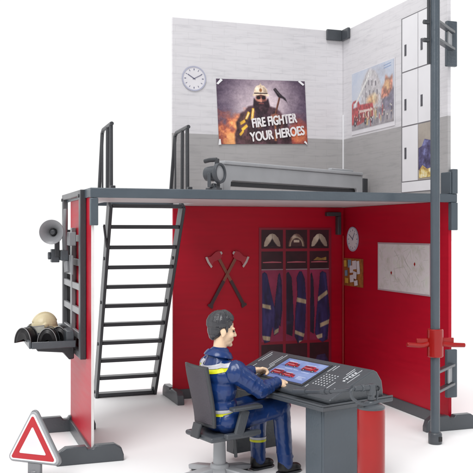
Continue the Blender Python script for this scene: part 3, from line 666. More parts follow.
# ------------------------------------------------------------------ things on the deck
bn = empty('bench', (1.455, 4.36, 1.33), 'long low grey bench standing diagonally on the upper deck', 'bench', rz=math.atan2(.59, 1.17))
LB = 1.31; D = .075
prof = [(0, .0), (.055, .0), (.063, .062), (.075, .070), (LB - .075, .070), (LB - .063, .062), (LB - .055, 0), (LB, 0), (LB, .156), (0, .156)]
MB().prism(prof, -.022, 0, Matrix.Rotation(R(90), 4, 'X') ).build('front_panel', 'lgrey', bn, .004)
MB().prism(prof, -D, -D + .022, Matrix.Rotation(R(90), 4, 'X')).build('rear_panel', 'lgrey', bn, .004)
MB().box(.08, LB - .08, .024, D - .024, .040, .066).build('underside_shade', 'dark', bn, .003)  # dark bar added as the shade under the seat, seen through the slot
MB().box(.012, LB - .012, .0225, D - .0225, .135, .156).build('seat', 'lgrey', bn, .004)
MB().box(.004, LB - .004, -.008, D + .006, .1565, .1775).build('top_edge', 'lgrey', bn, .006, 3)
MB().box(LB - .30, LB - .06, .03, .06, .178, .194).build('seat_ridge', 'lgrey', bn, .005)
MB().box(LB + .001, LB + .05, -.005, D + .02, 0.001, .14).build('end_block', 'dark', bn, .003, label='dark block at the right end of the bench')  # dark block just past the right end
MB().box(.006, .05, .0225, D - .0225, 0.001, .134).build('end_block', 'lgrey', bn, .003)

sp = empty('spotlight', (1.375, 4.28, 1.33), 'small dark grey work spotlight with top handle on the deck edge', 'spotlight', rz=R(-50))
MB().box(-.035, .035, -.03, .03, .0, .022).lathe([(0, .02), (.022, .02), (.014, .045), (0, .045)], 20).build('base', 'grey', sp, .004)
Mx = Matrix.Translation((0, 0, .098)) @ Matrix.Rotation(R(88), 4, 'Y')
MB().lathe([(0, -.062), (.02, -.06), (.038, -.045), (.042, -.01), (.042, .02), (.054, .024), (.057, .034), (.054, .046), (.044, .046), (.042, .036), (0, .036)], 36, Mx).build('housing', 'grey', sp)
MB().lathe([(0, .0425), (.02, .0415), (.041, .037)], 36, Mx).build('lens', 'lgrey', sp)
MB().box(.01, .03, -.01, .01, .145, .178).tube([(.02, 0, .172), (-.025, 0, .172), (-.06, 0, .166)], .012, 12, False).build('handle', 'dark', sp, .003)
MB().bar((0, -.046, .03), (0, -.046, .1), .02, .006, (0, 1, 0)).bar((0, .046, .03), (0, .046, .1), .02, .006, (0, 1, 0)).box(-.01, .01, -.049, .049, .023, .033).build('yoke', 'grey', sp, .002)

# ------------------------------------------------------------------ wall rack, loudspeaker, shelf and helmets on the left panel
rk = empty('wall_rack', (.683, 4.24, .475), 'tall grey pegboard rack on the outer face of the narrow red panel', 'rack')
m = MB(); h = .853; L = .66
m.box(-.03, 0, 0, .035, 0, h).box(-.03, 0, L - .035, L, 0, h).box(-.03, 0, .0355, L - .0355, h - .03, h).box(-.03, 0, .0355, L - .0355, 0, .03)
m.build('frame', 'rackgrey', rk, .004)
m = MB(); m.box(-.026, -.004, L * .46, L * .46 + .05, .031, h - .19)
for i in range(5):
    z = .09 + i * .125; m.box(-.024, -.006, .036, L * .46 - .0005, z, z + .035); m.box(-.024, -.006, L * .46 + .0505, L - .036, z, z + .035)
m.build('grid_bars', 'silver', rk, .003)
MB().box(-.0035, -.001, L * .46 + .051, L - .036, .031, h - .20).build('backing_plate', 'matt', rk)
m = MB(); m.box(-.03, -.0, -.022, -.001, .0, h).build('side_channel', 'dark', rk, .003)
for y in (.02, L - .02): MB().cyl((-.031, y, h - .03), (-.036, y, h - .03), .009, n=14).build('screw', 'dark', rk)

hs = empty('horn_loudspeaker', (.645, 4.47, .985), 'grey horn loudspeaker clamped high on the pegboard rack', 'loudspeaker')
hc = Vector((-.112, -.07, .13))
ax = Vector((-.36, -1.0, .02)).normalized(); Q = Matrix.Translation(hc) @ ax.to_track_quat('Z', 'Y').to_matrix().to_4x4()
MB().lathe([(.010, -.085), (.014, -.06), (.024, -.035), (.040, -.012), (.058, .002), (.063, .004), (.064, .0), (.062, -.005), (.046, -.02), (.032, -.042), (.022, -.066), (.02, -.10), (.0, -.105)], 44, Q).build('bell', 'silver', hs)
MB().lathe([(0, -.02), (.012, -.024), (.016, -.034), (.012, -.05), (.011, -.08)], 28, Q).build('phase_plug', 'dark', hs)
MB().cyl(Q @ Vector((0, 0, -.09)), Q @ Vector((0, 0, -.15)), .028, .024).build('driver', 'dark', hs, .004)
MB().bar(Q @ Vector((0, 0, -.11)), (-.02, .02, .12), .022, .03).bar((-.075, .0, .14), (-.075, .0, .0), .025, .03, (0, 1, 0)).build('bracket', 'dark', hs, .003)
MB().box(-.06, -.021, -.05, .09, -.02, .035).box(-.105, -.062, -.005, .045, -.03, .04).cyl((-.12, .02, .005), (-.105, .02, .005), .02).build('clamp', 'grey', hs, .004)
MB().box(-.02, -.0205 + .012, -.14, .12, -.09, .01).build('mount_plate', 'silver', hs, .003)
m = MB(); m.tube([(-.028, -.05, -.08), (-.032, -.02, .02), (-.036, .0, .12), (-.030, .01, .21), (-.028, .02, .25)], (.015, .011), 12).build('side_lever', 'silver', hs)
MB().box(-.036, -.0, -.17, -.09, .06, .13).build('clip', 'silver', hs, .004)

sh = empty('wall_shelf', (.65, 4.52, .555), 'grey tray shelf hooked on the lower end of the pegboard rack', 'shelf')
m = MB(); m.box(-.2255, -.005, -.2, .2, -.03, -.018).box(-.237, -.225, -.2, .2, -.029, .006).box(-.2245, -.005, -.212, -.2, -.029, .006).box(-.2245, -.005, .2, .212, -.029, .006)
m.build('tray', 'grey', sh, .003)
MB().prism([(-.20, -.031), (-.005, -.031), (-.005, -.095), (-.03, -.10), (-.06, -.062), (-.19, -.05)], -.15, .15, Matrix.Rotation(R(90), 4, 'X')).build('underside_bracket', 'dark', sh, .004)
MB().box(-.05, -.008, -.18, .18, -.017, .055).build('back_hook', 'grey', sh, .006)

def dome(r, arc=180, squash=.85, th=.008, n=28):
    m = MB(); rows = []
    return m
# beige helmet
he = empty('fire_helmet', (.515, 4.55, .592), 'cream fire helmet with clear visor lying on top of the black ones', 'helmet', rz=R(200))
O = Org(); O.ell((0, 0, .020), (.072, .060, .072)); O.ell((-.004, 0, .012), (.084, .069, .014))
for k in range(10):
    a, b = R(25 + 13 * k), R(25 + 13 * (k + 1)); O.cap((.073 * math.cos(a), 0, .020 + .073 * math.sin(a)), (.073 * math.cos(b), 0, .020 + .073 * math.sin(b)), .007, .007)
for s_ in (-1, 1): O.ell((.02, s_ * .058, .03), (.016, .006, .014))
me = O.mesh('shell', .003, 2)
bm = bmesh.new(); bm.from_mesh(me); bmesh.ops.bisect_plane(bm, geom=bm.verts[:] + bm.edges[:] + bm.faces[:], plane_co=(0, 0, .0), plane_no=(-.15, 0, -1), clear_outer=True); bm.to_mesh(me); bm.free()
o = link_mesh('shell', me, 'cream', he); sm = o.modifiers.new('s', 'SOLIDIFY'); sm.thickness = .004
mb = MB()
n = 18
inner = [(.083 * math.cos(R(a)), .072 * math.sin(R(a))) for a in [-66 + 132 * i / (n - 1) for i in range(n)]]
outer = [(.090 * math.cos(R(a)), .076 * math.sin(R(a))) for a in [66 - 132 * i / (n - 1) for i in range(n)]]
mb.prism(inner + outer, .002, .034, Matrix.Translation((-.006, 0, .004)) @ Matrix.Rotation(R(10), 4, 'Y')); mb.build('visor', 'visor', he)
MB().prism(inner + outer, .0345, .039, Matrix.Translation((-.006, 0, .004)) @ Matrix.Rotation(R(10), 4, 'Y')).build('visor_rim', 'rim', he)
# black helmets
def black_helmet(x, y, rz, label):
    b = empty('fire_helmet', (x, y, .539), label, 'helmet', rz=rz, group='black fire helmets on the wall shelf')
    mb = MB(); n = 24; Rr = .072
    prof = [(Rr * .70 * math.cos(t), Rr * 1.12 * math.sin(t)) for t in [math.pi * i / (n - 1) for i in range(n)]]
    rows = []
    for k in range(9):
        s_ = k / 8; sc = 1 - .75 * max(0, s_ - .35) ** 2 * 2.2
        rows.append([mb.bm.verts.new((-.06 + .13 * s_, p[0] * sc, p[1] * sc)) for p in prof])
    for A, B in zip(rows, rows[1:]):
        for i in range(n - 1): mb.bm.faces.new((A[i], A[i + 1], B[i + 1], B[i]))
    o = mb.build('shell', 'black', b); s_ = o.modifiers.new('s', 'SOLIDIFY'); s_.thickness = .006
    mb = MB(); c0 = mb.bm.verts.new((-.052, 0, Rr * .30)); rim = [mb.bm.verts.new((-.058, p[0] * .985, p[1] * .985)) for p in prof]
    mid = [mb.bm.verts.new((-.066, p[0] * .6, p[1] * .62 + Rr * .1)) for p in prof]
    for i in range(n - 1): mb.bm.faces.new((rim[i], rim[i + 1], mid[i + 1], mid[i])); mb.bm.faces.new((mid[i], mid[i + 1], c0))
    mb.build('face_shield', 'black', b)
    MB().tube([(-.062, p[0] * 1.0, p[1] * 1.0) for p in prof], .0018, 8, False).build('rim', 'rim', b)
    MB().tube([(.005, p[0] * 1.01, p[1] * 1.01 + .001) for p in prof], .0025, 8, False).build('edge_trim', 'dark', b)
    return b
black_helmet(.432, 4.50, R(50), 'black helmet shell at the outer end of the grey shelf')
black_helmet(.530, 4.44, R(70), 'black helmet shell in the middle of the shelf with a pale rim')
black_helmet(.604, 4.50, R(62), 'black helmet shell on the shelf nearest the red panel')

# ------------------------------------------------------------------ warning triangle
K = 1.0519
ws = empty('warning_sign', (.358 * K, 3.584 * K, 0), 'red bordered white warning triangle in a grey frame, lower left', 'sign', rz=R(-19.36 - 20))
ws.scale = (K * 1.04,) * 3
def tri(w_, cz, rr, n=6):
    pts = []; h = w_ * .866; cs = [(-w_ / 2, -h / 3), (w_ / 2, -h / 3), (0, h * 2 / 3)]
    for (x, y), a0 in zip(cs, (150, 270, 30)):
        v = Vector((x, y)); d = -v.normalized() * rr * 2
        for i in range(n): t = R(a0 + 120 * i / (n - 1)); pts.append((x + d.x + rr * math.cos(t), y + d.y + rr * math.sin(t) + cz))
    return pts
A = Matrix.Rotation(R(90), 4, 'X'); cz = .165
def trip(w_, rr, z0, z1, name, m, bev=0): return MB().prism(tri(w_, cz, rr), z0, z1, A).build(name, m, ws, bev)
trip(.262, .02, -.026, -.003, 'frame', 'lgrey', .004)
trip(.272, .02, -.022, -.010, 'frame_edge', 'silver', .003)
trip(.232, .012, -.004, .001, 'white_border', 'white', .001)
trip(.208, .007, -.001, .0022, 'red_border', mat('sign red', (184, 34, 44), .4), 0)
trip(.128, .004, 0, .0034, 'centre_field', mat('sign centre', (226, 224, 232), .35), 0)
MB().box(-.03, .03, .006, .024, .045, .09).cyl((0, .015, .02), (0, .015, .06), .016).build('stem', 'silver', ws, .004)
MB().box(-.09, .09, -.04, .07, 0, .02).build('base', 'grey', ws, .005)

# ------------------------------------------------------------------ desk
DC = Vector((1.409, 2.987, 0)); DA = math.atan2(.2668, .9637)
ds = empty('control_desk', DC * K, 'dark grey control desk with sloping console and lit map screen', 'desk', rz=DA)
ds.scale = (K, K, K)
MB().box(0, .385, 0, .76, .352, .37).build('desktop', 'grey', ds, .004)
MB().box(.0, .385, .0, .0075, .3705, .378).box(0, .0075, .008, .76, .3705, .378).build('desktop_lip', 'grey', ds, .002)
MB().box(.022, .30, .022, .035, 0, .3515).box(.022, .036, .0355, .135, 0, .3515).box(.036, .30, .122, .135, 0, .3515).build('pedestal', 'grey2', ds, .004)
MB().box(.03, .30, .66, .72, .04, .3515).build('pedestal', 'grey', ds, .004)
MB().box(.012, .325, .008 + .004, .15, .0, .018).build('pedestal_foot', 'grey', ds, .004)
prof = [(.055, .3705), (.055, .386), (.062, .392), (.29, .484), (.302, .486), (.318, .478), (.345, .44), (.352, .40), (.352, .3705)]
AX = Matrix(((1, 0, 0, 0), (0, 0, 1, 0), (0, 1, 0, 0), (0, 0, 0, 1)))        # prism (x, y, z) -> (u, z, v)
MB().prism(prof, .025, .735, AX).build('console', 'grey', ds, .006)
# sloping prints and the screen sit on the slope's own frame
sl = math.atan2(.092, .228)
SM = Matrix.Translation((.062, 0, .392)) @ Matrix.Rotation(-sl, 4, 'Y')        # local x up the slope, y along the desk, z off the slope
def on_slope(name, pts, z0, z1, m, parent=ds):
    return MB().prism(pts, z0, z1, SM).build(name, m, parent, smooth=0)
cs = 1 / math.cos(sl)
def sp_(u, v): return ((u - .062) * cs, v)
on_slope('screen_bezel', [sp_(.098, .25), sp_(.272, .25), sp_(.272, .55), sp_(.098, .55)], .0005, .0035, 'dark')
scr_w, scr_h = .276, (.262 - .108) * cs
P = Paint(scr_w, scr_h, .0016, 60)
n1 = P.noise(.06, .05, 5); P.lay(np.ones_like(P.X), (112, 132, 186)); P.lay(n1 * 1.6 - .4, (160, 176, 216), .8); P.lay(np.clip((.05 - P.Y) / .05, 0, 1), (90, 108, 164), .6)
def truck(cx, cy, w_, k):
    h_ = w_ * .36; q = lambda a, b, c, d: rect(cx + a * w_, cy + b * h_, cx + c * w_, cy + d * h_)
    P.ell(cx, cy - h_ * .55, w_ * .62, h_ * .22, (60, 70, 120), .9, .8)
    P.poly([(cx - .5 * w_, cy - .45 * h_), (cx - .5 * w_, cy + .45 * h_), (cx + .18 * w_, cy + .5 * h_), (cx + .2 * w_, cy + .35 * h_), (cx + .42 * w_, cy + .3 * h_), (cx + .5 * w_, cy - .05 * h_), (cx + .5 * w_, cy - .45 * h_)], (172, 28, 42), .001, 1, .4, n1)
    P.poly(q(-.44, -.05, .1, .05), (226, 214, 216), .001, .9); P.poly(q(.24, .0, .43, .24), (40, 44, 66), .001); P.poly(q(-.40, .14, -.12, .36), (92, 14, 30), .001, .9); P.poly(q(-.06, .14, .12, .36), (70, 16, 34), .001, .9)
    P.line((cx - .46 * w_, cy + .56 * h_), (cx + .1 * w_, cy + (.60 + .12 * k) * h_), .0035, (206, 206, 214))
    for a in (-.32, .30): P.ell(cx + a * w_, cy - .48 * h_, .095 * w_, .24 * h_, (28, 26, 34), .35); P.ell(cx + a * w_, cy - .48 * h_, .04 * w_, .1 * h_, (180, 180, 190), .5)
truck(.075, .125, .090, 0); truck(.205, .118, .100, 1); truck(.060, .050, .095, 1); truck(.140, .043, .080, 0)
for x, y, l in ((.06, .088, .05), (.12, .088, .03), (.18, .082, .05), (.20, .045, .05), (.20, .036, .035), (.20, .027, .045), (.02, .150, .03)): P.line((x, y), (x + l, y), .0028, (226, 232, 244), .85)
SCM = SM @ Matrix.Translation(((.108 - .062) * cs, .538, .0042)) @ Matrix.Rotation(R(-90), 4, 'Z')
P.build('screen', ds, 0, SCM, rough=.2)
m = MB()
# white engraved rows of marks: left and right of the screen
def dash(u0, u1, v, wd=.0028):
    m.prism([sp_(u0, v - wd / 2), sp_(u1, v - wd / 2), sp_(u1, v + wd / 2), sp_(u0, v + wd / 2)], .0005, .0016, SM)
for v, segs in ((.70, ((.20, .285),)), (.683, ((.13, .18), (.21, .27))), (.60, ((.19, .27),)), (.585, ((.10, .16), (.18, .285))), (.572, ((.12, .20),)),
                (.232, ((.225, .275), (.10, .12))), (.215, ((.24, .28),)), (.118, ((.23, .28), (.12, .17))), (.105, ((.20, .27),)), (.075, ((.09, .13), (.22, .28))), (.058, ((.18, .25), (.10, .12)))):
    for a, b in segs: dash(a, b, v)
for i in range(6):
    for j in range(5):
        u = .13 + i * .015; v = .215 - j * .018
        m.prism([sp_(u, v), sp_(u + .006, v), sp_(u + .006, v + .005), sp_(u, v + .005)], .0005, .0018, SM)
for i in range(5):
    u = .185 + i * .016; m.prism([sp_(u, .08), sp_(u + .008, .08), sp_(u + .008, .092), sp_(u, .092)], .0005, .0018, SM)
m.build('console_marks', mat('mark white', (214, 216, 220), .5), ds, smooth=0)

# ------------------------------------------------------------------ fire extinguisher
fe = empty('fire_extinguisher', (1.500 * K, 2.765 * K, 0), 'red fire extinguisher with grey valve and hose beside the desk', 'fire extinguisher', rz=DA)
fe.scale = (K, K, K)
MB().lathe([(0, 0.004), (.046, .004), (.051, .012), (.0515, .398), (.050, .408)], 48).build('cylinder', 'scarlet', fe)
MB().lathe([(.0500, .406), (.0520, .409), (.0515, .414), (.042, .421), (.026, .425), (.022, .433), (.018, .436), (0, .436)], 48).build('collar', 'grey', fe)
m = MB().cyl((0, 0, .436), (0, 0, .468), .013).box(-.014, .014, -.012, .012, .455, .497)
m.build('valve', 'grey', fe, .003)
MB().cyl((-.012, 0, .484), (-.075, .01, .486), .011, n=18).cyl((-.035, .004, .485), (-.045, .005, .485), .0145, n=18).build('outlet', 'grey', fe, .002)
MB().cyl((.012, 0, .478), (.033, -.004, .478), .006, n=12).cyl((.03, -.004, .478), (.035, -.004, .478), .010, n=12).build('pin', 'dark', fe)
MB().tube([(.020, -.006, .425), (.028, -.004, .455), (.025, 0, .492)], .0035, 8).build('wire_guard', 'grey', fe)
MB().tube([(-.070, .01, .486), (-.088, .012, .478), (-.086, .010, .455), (-.066, .0, .436), (-.035, -.012, .424), (-.005, -.02, .427), (.02, -.02, .434)], .0062, 12).build('hose', 'grey', fe)
inv = Matrix.Rotation(-DA, 3, 'Z')
def fl_(x, y, z): return tuple(inv @ (Vector((x, y, z)) - Vector((1.5, 2.765, 0))))
MB().tube([fl_(1.428, 2.774, .4865), fl_(1.436, 2.83, .468), fl_(1.415, 2.93, .445)], .0075, 12).tube([fl_(1.415, 2.93, .445), fl_(1.385, 3.13, .410)], .0095, 14, False).cyl(fl_(1.389, 3.10, .4155), fl_(1.375, 3.185, .401), .0125, .014).cyl(fl_(1.41, 2.96, .440), fl_(1.405, 2.985, .4355), .0125).build('nozzle_lance', 'grey', fe)

# ------------------------------------------------------------------ office chair and seated person (frame: x forward, y left of the person, z up)
u0, v0 = -.163, .472
SC = DC + Vector((u0 * .9637 - v0 * .2668, u0 * .2668 + v0 * .9637, 0))
ch = empty('office_chair', SC * K, 'dark grey swivel chair on a pale pedestal under the seated figure', 'office chair', rz=DA)
ch.scale = (K, K, K)
MB().box(-.120, .115, -.105, .105, .192, .214).build('seat', 'grey', ch, .01, 3)
MB().cyl((-.01, 0, .03), (-.01, 0, .191), .0285, .0255).build('column', 'lgrey', ch)
m = MB()
for k in range(5):
    a = R(72 * k + 20); p = Vector((math.cos(a), math.sin(a), 0))
    m.bar(Vector((-.01, 0, .052)) + p * .02, Vector((-.01, 0, .020)) + p * .20, .055, .022)
m.cyl((-.01, 0, .01), (-.01, 0, .075), .055, .038); m.build('star_base', 'lgrey', ch, .005)
for k in range(5):
    a = R(72 * k + 20); p = Vector((math.cos(a), math.sin(a), 0)) * .19; t = Vector((-math.sin(a), math.cos(a), 0)) * .012
    MB().cyl(p - t + Vector((-.01, 0, .013)), p + t + Vector((-.01, 0, .013)), .013).build('caster', 'dark', ch, .002)
MB().bar((.03, -.055, .19), (.035, -.058, .105), .012, .014).build('lever', 'dark', ch, .003)
MB().bar((-.135, 0, .20), (-.118, 0, .26), .06, .012, (1, 0, 0)).build('back_support', 'dark', ch, .004)
# backrest: a curved panel of mesh in a frame
def backrest(y0, y1, z0, z1, xo, th, name, m_):
    mb = MB(); ny, nz = 10, 10; F = {}; 
    for s_ in (0, 1):
        for i in range(ny + 1):
            for j in range(nz + 1):
                t = i / ny; q = j / nz; y = y0 + (y1 - y0) * t; z = z0 + (z1 - z0) * q
                wfac = 1 - .12 * (1 - q) ** 1.5 - .03 * max(0, q - .8) * 5
                Qz = (z - .243) / .26; x = -.094 - .020 * max(Qz, 0) ** 1.6 + .012 * math.cos(Qz * 3.0) - .012 * (1 - (y / .098) ** 2) + (xo + th * s_)
                F[s_, i, j] = mb.bm.verts.new((x, y * wfac, z))
    for s_ in (0, 1):
        for i in range(ny):
            for j in range(nz): mb.bm.faces.new((F[s_, i, j], F[s_, i + 1, j], F[s_, i + 1, j + 1], F[s_, i, j + 1]))
    edge = [(i, 0) for i in range(ny)] + [(ny, j) for j in range(nz)] + [(i, nz) for i in range(ny, 0, -1)] + [(0, j) for j in range(nz, 0, -1)]
    for a, b in zip(edge, edge[1:] + edge[:1]): mb.bm.faces.new((F[(0,) + a], F[(0,) + b], F[(1,) + b], F[(1,) + a]))
    return mb.build(name, m_, ch, .004)
backrest(-.082, .098, .243, .504, 0, .014, 'backrest_frame', 'dark')
backrest(-.072, .088, .256, .492, -.0015, .006, 'backrest_mesh', 'mesh')
for sy in (-1, 1):
    a = MB().box(-.035, .115, -.02 + sy * .125, .02 + sy * .125, .318, .334).build('armrest', 'grey', ch, .006, 3)
    MB().bar((.0, sy * .125, .215), (.035, sy * .125, .318), .016, .045, (1, 0, 0)).box(-.06, .115, -.014 + sy * .118, .014 + sy * .118, .206, .226).build('post', 'grey', a, .005)

pe = empty('person', SC * K, 'seated toy figure in blue overalls with dark hair, reaching towards the console', 'person', rz=DA)
pe.scale = (K, K, K)
# ---- joints
HZ = .262
hipR, hipL = Vector((.0, -.048, HZ)), Vector((0, .048, HZ))
kneR, kneL = Vector((.262, -.075, .298)), Vector((.235, .055, .292))
ankR, ankL = Vector((.288, -.075, .045)), Vector((.232, .052, .045))
shR, shL = Vector((.004, -.100, .474)), Vector((.008, .100, .478))
elR, elL = Vector((.112, -.132, .395)), Vector((.12, .125, .40))
wrR, wrL = Vector((.212, -.112, .412)), Vector((.215, .080, .437))
hc = Vector((.006, 0, .640))
HM = Matrix.Translation(hc) @ Matrix.Rotation(R(-24), 4, 'Z') @ Matrix.Rotation(R(6), 4, 'Y') @ Matrix.Scale(1.04, 4)
def head_parts(O):
    st = len(O.bm.verts)
    O.ell((-.008, 0, .020), (.051, .042, .049)); O.ell((.010, 0, -.014), (.037, .035, .050)); O.ell((.018, 0, -.044), (.026, .025, .022))
    O.ell((.036, 0, -.056), (.0115, .012, .0095))                                            # chin
    O.cap((.044, 0, .006), (.054, 0, -.016), .0048, .0072); O.ell((.047, .0065, -.018), (.006, .005, .0045)); O.ell((.047, -.0065, -.018), (.006, .005, .0045))
    O.ell((.041, .015, .012), (.007, .014, .0045)); O.ell((.041, -.015, .012), (.007, .014, .0045))   # brows
    O.ell((.032, .022, -.016), (.014, .011, .014)); O.ell((.032, -.022, -.016), (.014, .011, .014))   # cheeks
    O.ell((.0445, 0, -.0315), (.0055, .0125, .003)); O.ell((.0435, 0, -.038), (.0055, .011, .0034))   # lips
    for s_ in (-1, 1):
        O.ell((-.004, s_ * .0425, -.004), (.0125, .0055, .0175), (0, R(-12), R(s_ * 18)))
        O.ell((-.004, s_ * .0425, -.020), (.006, .005, .007))
    O.bm.verts.ensure_lookup_table(); O.xform(HM, O.bm.verts[st:])
def hand(O, wrist, direction, up, side, curl=1.0):
    """palm, four curled fingers of unequal length and a side thumb; side=+1 when the thumb is on +y of the hand frame"""
    st = len(O.bm.verts)
    O.cap((0, 0, 0), (.010, 0, 0), .0135, .014)
    O.ell((.022, 0, 0), (.019, .021, .0105)); O.ell((.034, 0, .001), (.010, .022, .0085))
    for i, (y, l) in enumerate(((-.0172, .88), (-.0058, 1.0), (.0058, .96), (.0172, .80))):
        y *= side; r = .0053
        p0 = Vector((.036, y, .002)); p1 = p0 + Vector((.0165 * l, y * .10, -.004)); p2 = p1 + Vector((.006, 0, -.0145 * l)) ; p3 = p2 + Vector((-.010 * l, 0, -.008 * l))
        O.cap(p0, p1, r * 1.08, r); O.cap(p1, p2, r, r * .93); O.cap(p2, p3, r * .93, r * .85)
    t0 = Vector((.012, side * -.016, -.004)); t1 = Vector((.026, side * -.030, -.013)); t2 = Vector((.041, side * -.027, -.022))
    O.cap(t0, t1, .0085, .0068); O.cap(t1, t2, .0068, .0056)
    x = Vector(direction).normalized(); z = Vector(up); z = (z - x * z.dot(x)).normalized(); y = z.cross(x)
    m = Matrix((x, y, z)).transposed().to_4x4() @ Matrix.Scale(1.28, 4); m.translation = wrist
    O.bm.verts.ensure_lookup_table(); O.xform(m, O.bm.verts[st:])
O = Org(); head_parts(O)
O.cap((-.004, 0, .61), (-.014, 0, .515), .027, .031)
O.ell((-.012, 0, .40), (.045, .068, .12)); O.ell((-.005, 0, .27), (.052, .066, .042))
for h_, k_, a_ in ((hipR, kneR, ankR), (hipL, kneL, ankL)): O.cap(h_, k_, .038, .026); O.cap(k_, a_, .024, .017); O.cap(a_, a_ + Vector((.04, 0, -.028)), .018, .014)
for s_, e_, w_ in ((shR, elR, wrR), (shL, elL, wrL)): O.cap(s_, e_, .026, .021); O.cap(e_, w_, .020, .0145)
hand(O, wrR, (.9, .25, -.10), (-.1, -.25, 1), 1)
hand(O, wrL, (.95, -.1, -.05), (-.05, .45, 1), -1)
body = link_mesh('body', O.mesh('body', .0025, 2), 'skin', pe)
# the root holds the body: its continuous mesh carries no seams
m = MB()
for s_ in (-1, 1):
    q = HM @ Vector((.0435, s_ * .0155, .001)); bmesh.ops.create_uvsphere(m.bm, u_segments=14, v_segments=10, radius=.0045, matrix=Matrix.Translation(q))
m.build('eye', 'eye', pe)
# hair: a cap with combed strands
O = Org()
O.ell((-.013, 0, .028), (.0535, .0470, .0515)); O.ell((-.030, 0, .002), (.034, .0425, .042)); O.ell((-.038, 0, -.022), (.018, .034, .022))
for s_ in (-1, 1): O.cap((.008, s_ * .040, .028), (.010, s_ * .0395, .000), .0085, .005)
random.seed(21)
def on_skull(az, el, k=1.0):
    """point on the skull: az 0 = forehead, 180 = nape; el 90 = crown"""
    a, e = R(az), R(el); x = math.cos(a) * math.cos(e); y = math.sin(a) * math.cos(e); z = math.sin(e)
    return Vector((-.012 + .055 * x * k, .0475 * y * k, .026 + .052 * z * k))
for i in range(34):                                            # locks combed from the crown to the forehead
    az = -72 + 144 * i / 33 + random.uniform(-2, 2); k = random.uniform(.99, 1.05)
    p0 = on_skull(180, 62, .98) + Vector((0, .012 * math.sin(R(az)), 0)); p1 = on_skull(az, 76, k + .03); p2 = on_skull(az, 48 + random.uniform(-3, 3), k + .02); p3 = on_skull(az * .95, 24 + random.uniform(-5, 4) + 6 * abs(az) / 72, k * .985)
    rr = random.uniform(.0042, .0058); pts = [p0]
    for e in range(1, 7): pts.append(on_skull(az * (.35 + .65 * e / 6) if e < 6 else az * .95, 88 - (88 - 24) * e / 6 + (6 * abs(az) / 72 + random.uniform(-4, 3)) * (e == 6), k * (1.03 if e < 6 else .985)))
    for e, (a_, b_) in enumerate(zip(pts, pts[1:])): O.cap(a_, b_, rr, rr if e < 5 else .003)
for i in range(40):                                            # short back and sides
    az = 78 + 204 * i / 39; k = random.uniform(.98, 1.02)
    low = -52 if 115 < az < 245 else -8
    p0 = on_skull(az, 58, k); p1 = on_skull(az, 18, k); p2 = on_skull(az, low + random.uniform(-4, 4), k * (.84 if low < -20 else .97))
    rr = random.uniform(.0042, .0056); e0, e1 = 72, low + random.uniform(-4, 4); pts = [on_skull(az, e0 + (e1 - e0) * q / 6, k * (1 - .16 * max(0, (q / 6 - .6)) / .4 * (low < -20))) for q in range(7)]
    for a_, b_ in zip(pts, pts[1:]): O.cap(a_, b_, rr, rr)
    O.cap(pts[-1], pts[-1] + Vector((0, 0, -.002)), rr, .003)
me = O.mesh('hair', .0018, 0)
me.transform(HM); link_mesh('hair', me, 'hair', pe)
# clothes
from mathutils import noise as mn
def wrinkle(me, amp, fr, seed=0.):
    """moulded cloth creases: sharp little valleys running across the limb"""
    nrm = [v.normal.copy() for v in me.vertices]
    for v, n in zip(me.vertices, nrm):
        p = Vector((v.co.x * fr[0] + seed, v.co.y * fr[1], v.co.z * fr[2])); a = 1 - abs(mn.noise(p)) * 2; b = 1 - abs(mn.noise(p * 2.1 + Vector((5, 3, 1)))) * 2
        v.co += n * amp * (max(a, 0) ** 3 * 1.0 + max(b, 0) ** 3 * .45 - .35)
    return me
O = Org()
O.ell((-.022, 0, .455), (.070, .110, .062)); O.ell((-.018, 0, .40), (.072, .098, .09)); O.ell((-.010, 0, .325), (.068, .088, .07)); O.ell((0, 0, .27), (.074, .092, .058))
O.cap((-.012, -.08, .484), (-.012, .08, .484), .036, .036); O.cap((-.016, 0, .49), (-.013, 0, .530), .068, .050)
jm = wrinkle(O.mesh('overall_top', .0035, 5), .0022, (11, 7, 13), 2.)
jacket = link_mesh('overall_top', jm, 'blue', pe)
# collar: turned-up band round the neck
mb = MB()
prf = [(.054, -.012), (.061, -.008), (.060, -.002), (.053, .010), (.047, .017), (.042, .018), (.038, .012), (.037, -.004)]
mb.lathe(prf, 36, Matrix.Translation((-.014, 0, .538)) @ Matrix.Rotation(R(12), 4, 'Y') @ Matrix.Diagonal((1.02, 1.08, 1, 1))); mb.build('collar', 'blue', pe)
def sleeve(a, b, c, nm='sleeve'):
    O = Org(); O.ell(a, (.050, .042, .050)); O.cap(a, a.lerp(b, .9), .046, .039); O.ell(b, (.039, .037, .038)); O.cap(b, b.lerp(c, .95), .037, .0255)
    d = (c - b).normalized(); O.cap(b.lerp(c, .93), b.lerp(c, 1.0), .0245, .0225)
    # folds at the elbow and along the arm
    for k, t in enumerate((.62, .74, .86)):
        p = a.lerp(b, t); s_ = Vector((0, math.copysign(1, a.y), .3)).normalized(); f = (c - a).normalized().cross(s_).normalized()
        O.cap(p + s_ * .030 - f * .022, p + s_ * .030 + f * .022, .0085, .006)
    for t in (.18, .34):
        p = b.lerp(c, t); O.cap(p + Vector((0, math.copysign(.026, a.y), .014)), p + Vector((.02, math.copysign(.024, a.y), -.012)), .008, .006)
    return link_mesh(nm, wrinkle(O.mesh(nm, .003, 4), .0028, (18, 8, 10), a.y * 30), 'blue', pe)
sleeve(shR, elR, wrR); sleeve(shL, elL, wrL)
O = Org()
O.ell((0, 0, .262), (.075, .092, .056))
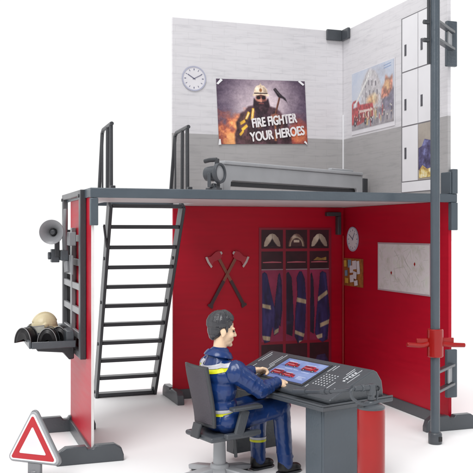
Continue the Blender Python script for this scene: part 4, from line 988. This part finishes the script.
for h_, k_, a_ in ((hipR, kneR, ankR), (hipL, kneL, ankL)):
    O.cap(h_, k_, .056, .044); O.ell(k_, (.045, .043, .044)); O.cap(k_, k_.lerp(a_, .5), .0415, .036); O.cap(k_.lerp(a_, .5), a_ + Vector((0, 0, .002)), .036, .034)
    O.cap(k_ + Vector((.028, -.02, -.03)), k_ + Vector((.03, .02, -.045)), .009); O.cap(k_ + Vector((-.04, -.025, -.02)), k_ + Vector((-.035, .02, -.03)), .010)
    O.cap(a_ + Vector((.02, -.018, .03)), a_ + Vector((.022, .018, .022)), .010)
tm = wrinkle(O.mesh('trousers', .0035, 4), .0022, (10, 9, 10), 7.)
trousers = link_mesh('trousers', tm, 'blue', pe)
for a_ in (ankR, ankL):
    O = Org(); O.cap(a_ + Vector((-.012, 0, -.018)), a_ + Vector((-.01, 0, .0)), .026, .027); O.cap(a_ + Vector((-.01, 0, -.022)), a_ + Vector((.058, 0, -.026)), .025, .021)
    O.ell(a_ + Vector((.055, 0, -.024)), (.028, .025, .018))
    me = O.mesh('boot', .003, 4); bm = bmesh.new(); bm.from_mesh(me)
    r_ = bmesh.ops.bisect_plane(bm, geom=bm.verts[:] + bm.edges[:] + bm.faces[:], plane_co=(0, 0, .004), plane_no=(0, 0, -1), clear_outer=True); bm.to_mesh(me); bm.free()
    b_ = link_mesh('boot', me, 'black', pe)
    MB().prism([(a_.x + x, a_.y + y) for x, y in [(-.038, -.02), (-.038, .02), (-.02, .029), (.03, .026), (.06, .027), (.082, .014), (.086, 0), (.082, -.014), (.06, -.027), (.03, -.026), (-.02, -.029)]], .0, .0085).build('sole', 'dark', b_, .002)
up = lambda p: p.y < 99
band(jm, 'silver_band', 'band', pe, (0, 0, .508), (-.30, 0, 1), .013, .0025, lambda v: v.x < .0)
band(jm, 'yellow_band', 'yellow', pe, (0, 0, .4925), (-.30, 0, 1), .0135, .0025, lambda v: v.x < .0)
band(jm, 'silver_band', 'band', pe, (0, 0, .306), (-.1, 0, 1), .014)
band(jm, 'yellow_band', 'yellow', pe, (0, 0, .292), (-.1, 0, 1), .0135)
band(tm, 'ankle_band', 'yellow', pe, (0, 0, .125), (0, 0, 1), .010, .002, lambda v: v.x > .1 and v.z < .2 and v.y > 0)
band(tm, 'ankle_band', 'band', pe, (0, 0, .136), (0, 0, 1), .010, .002, lambda v: v.x > .1 and v.z < .2 and v.y > 0)
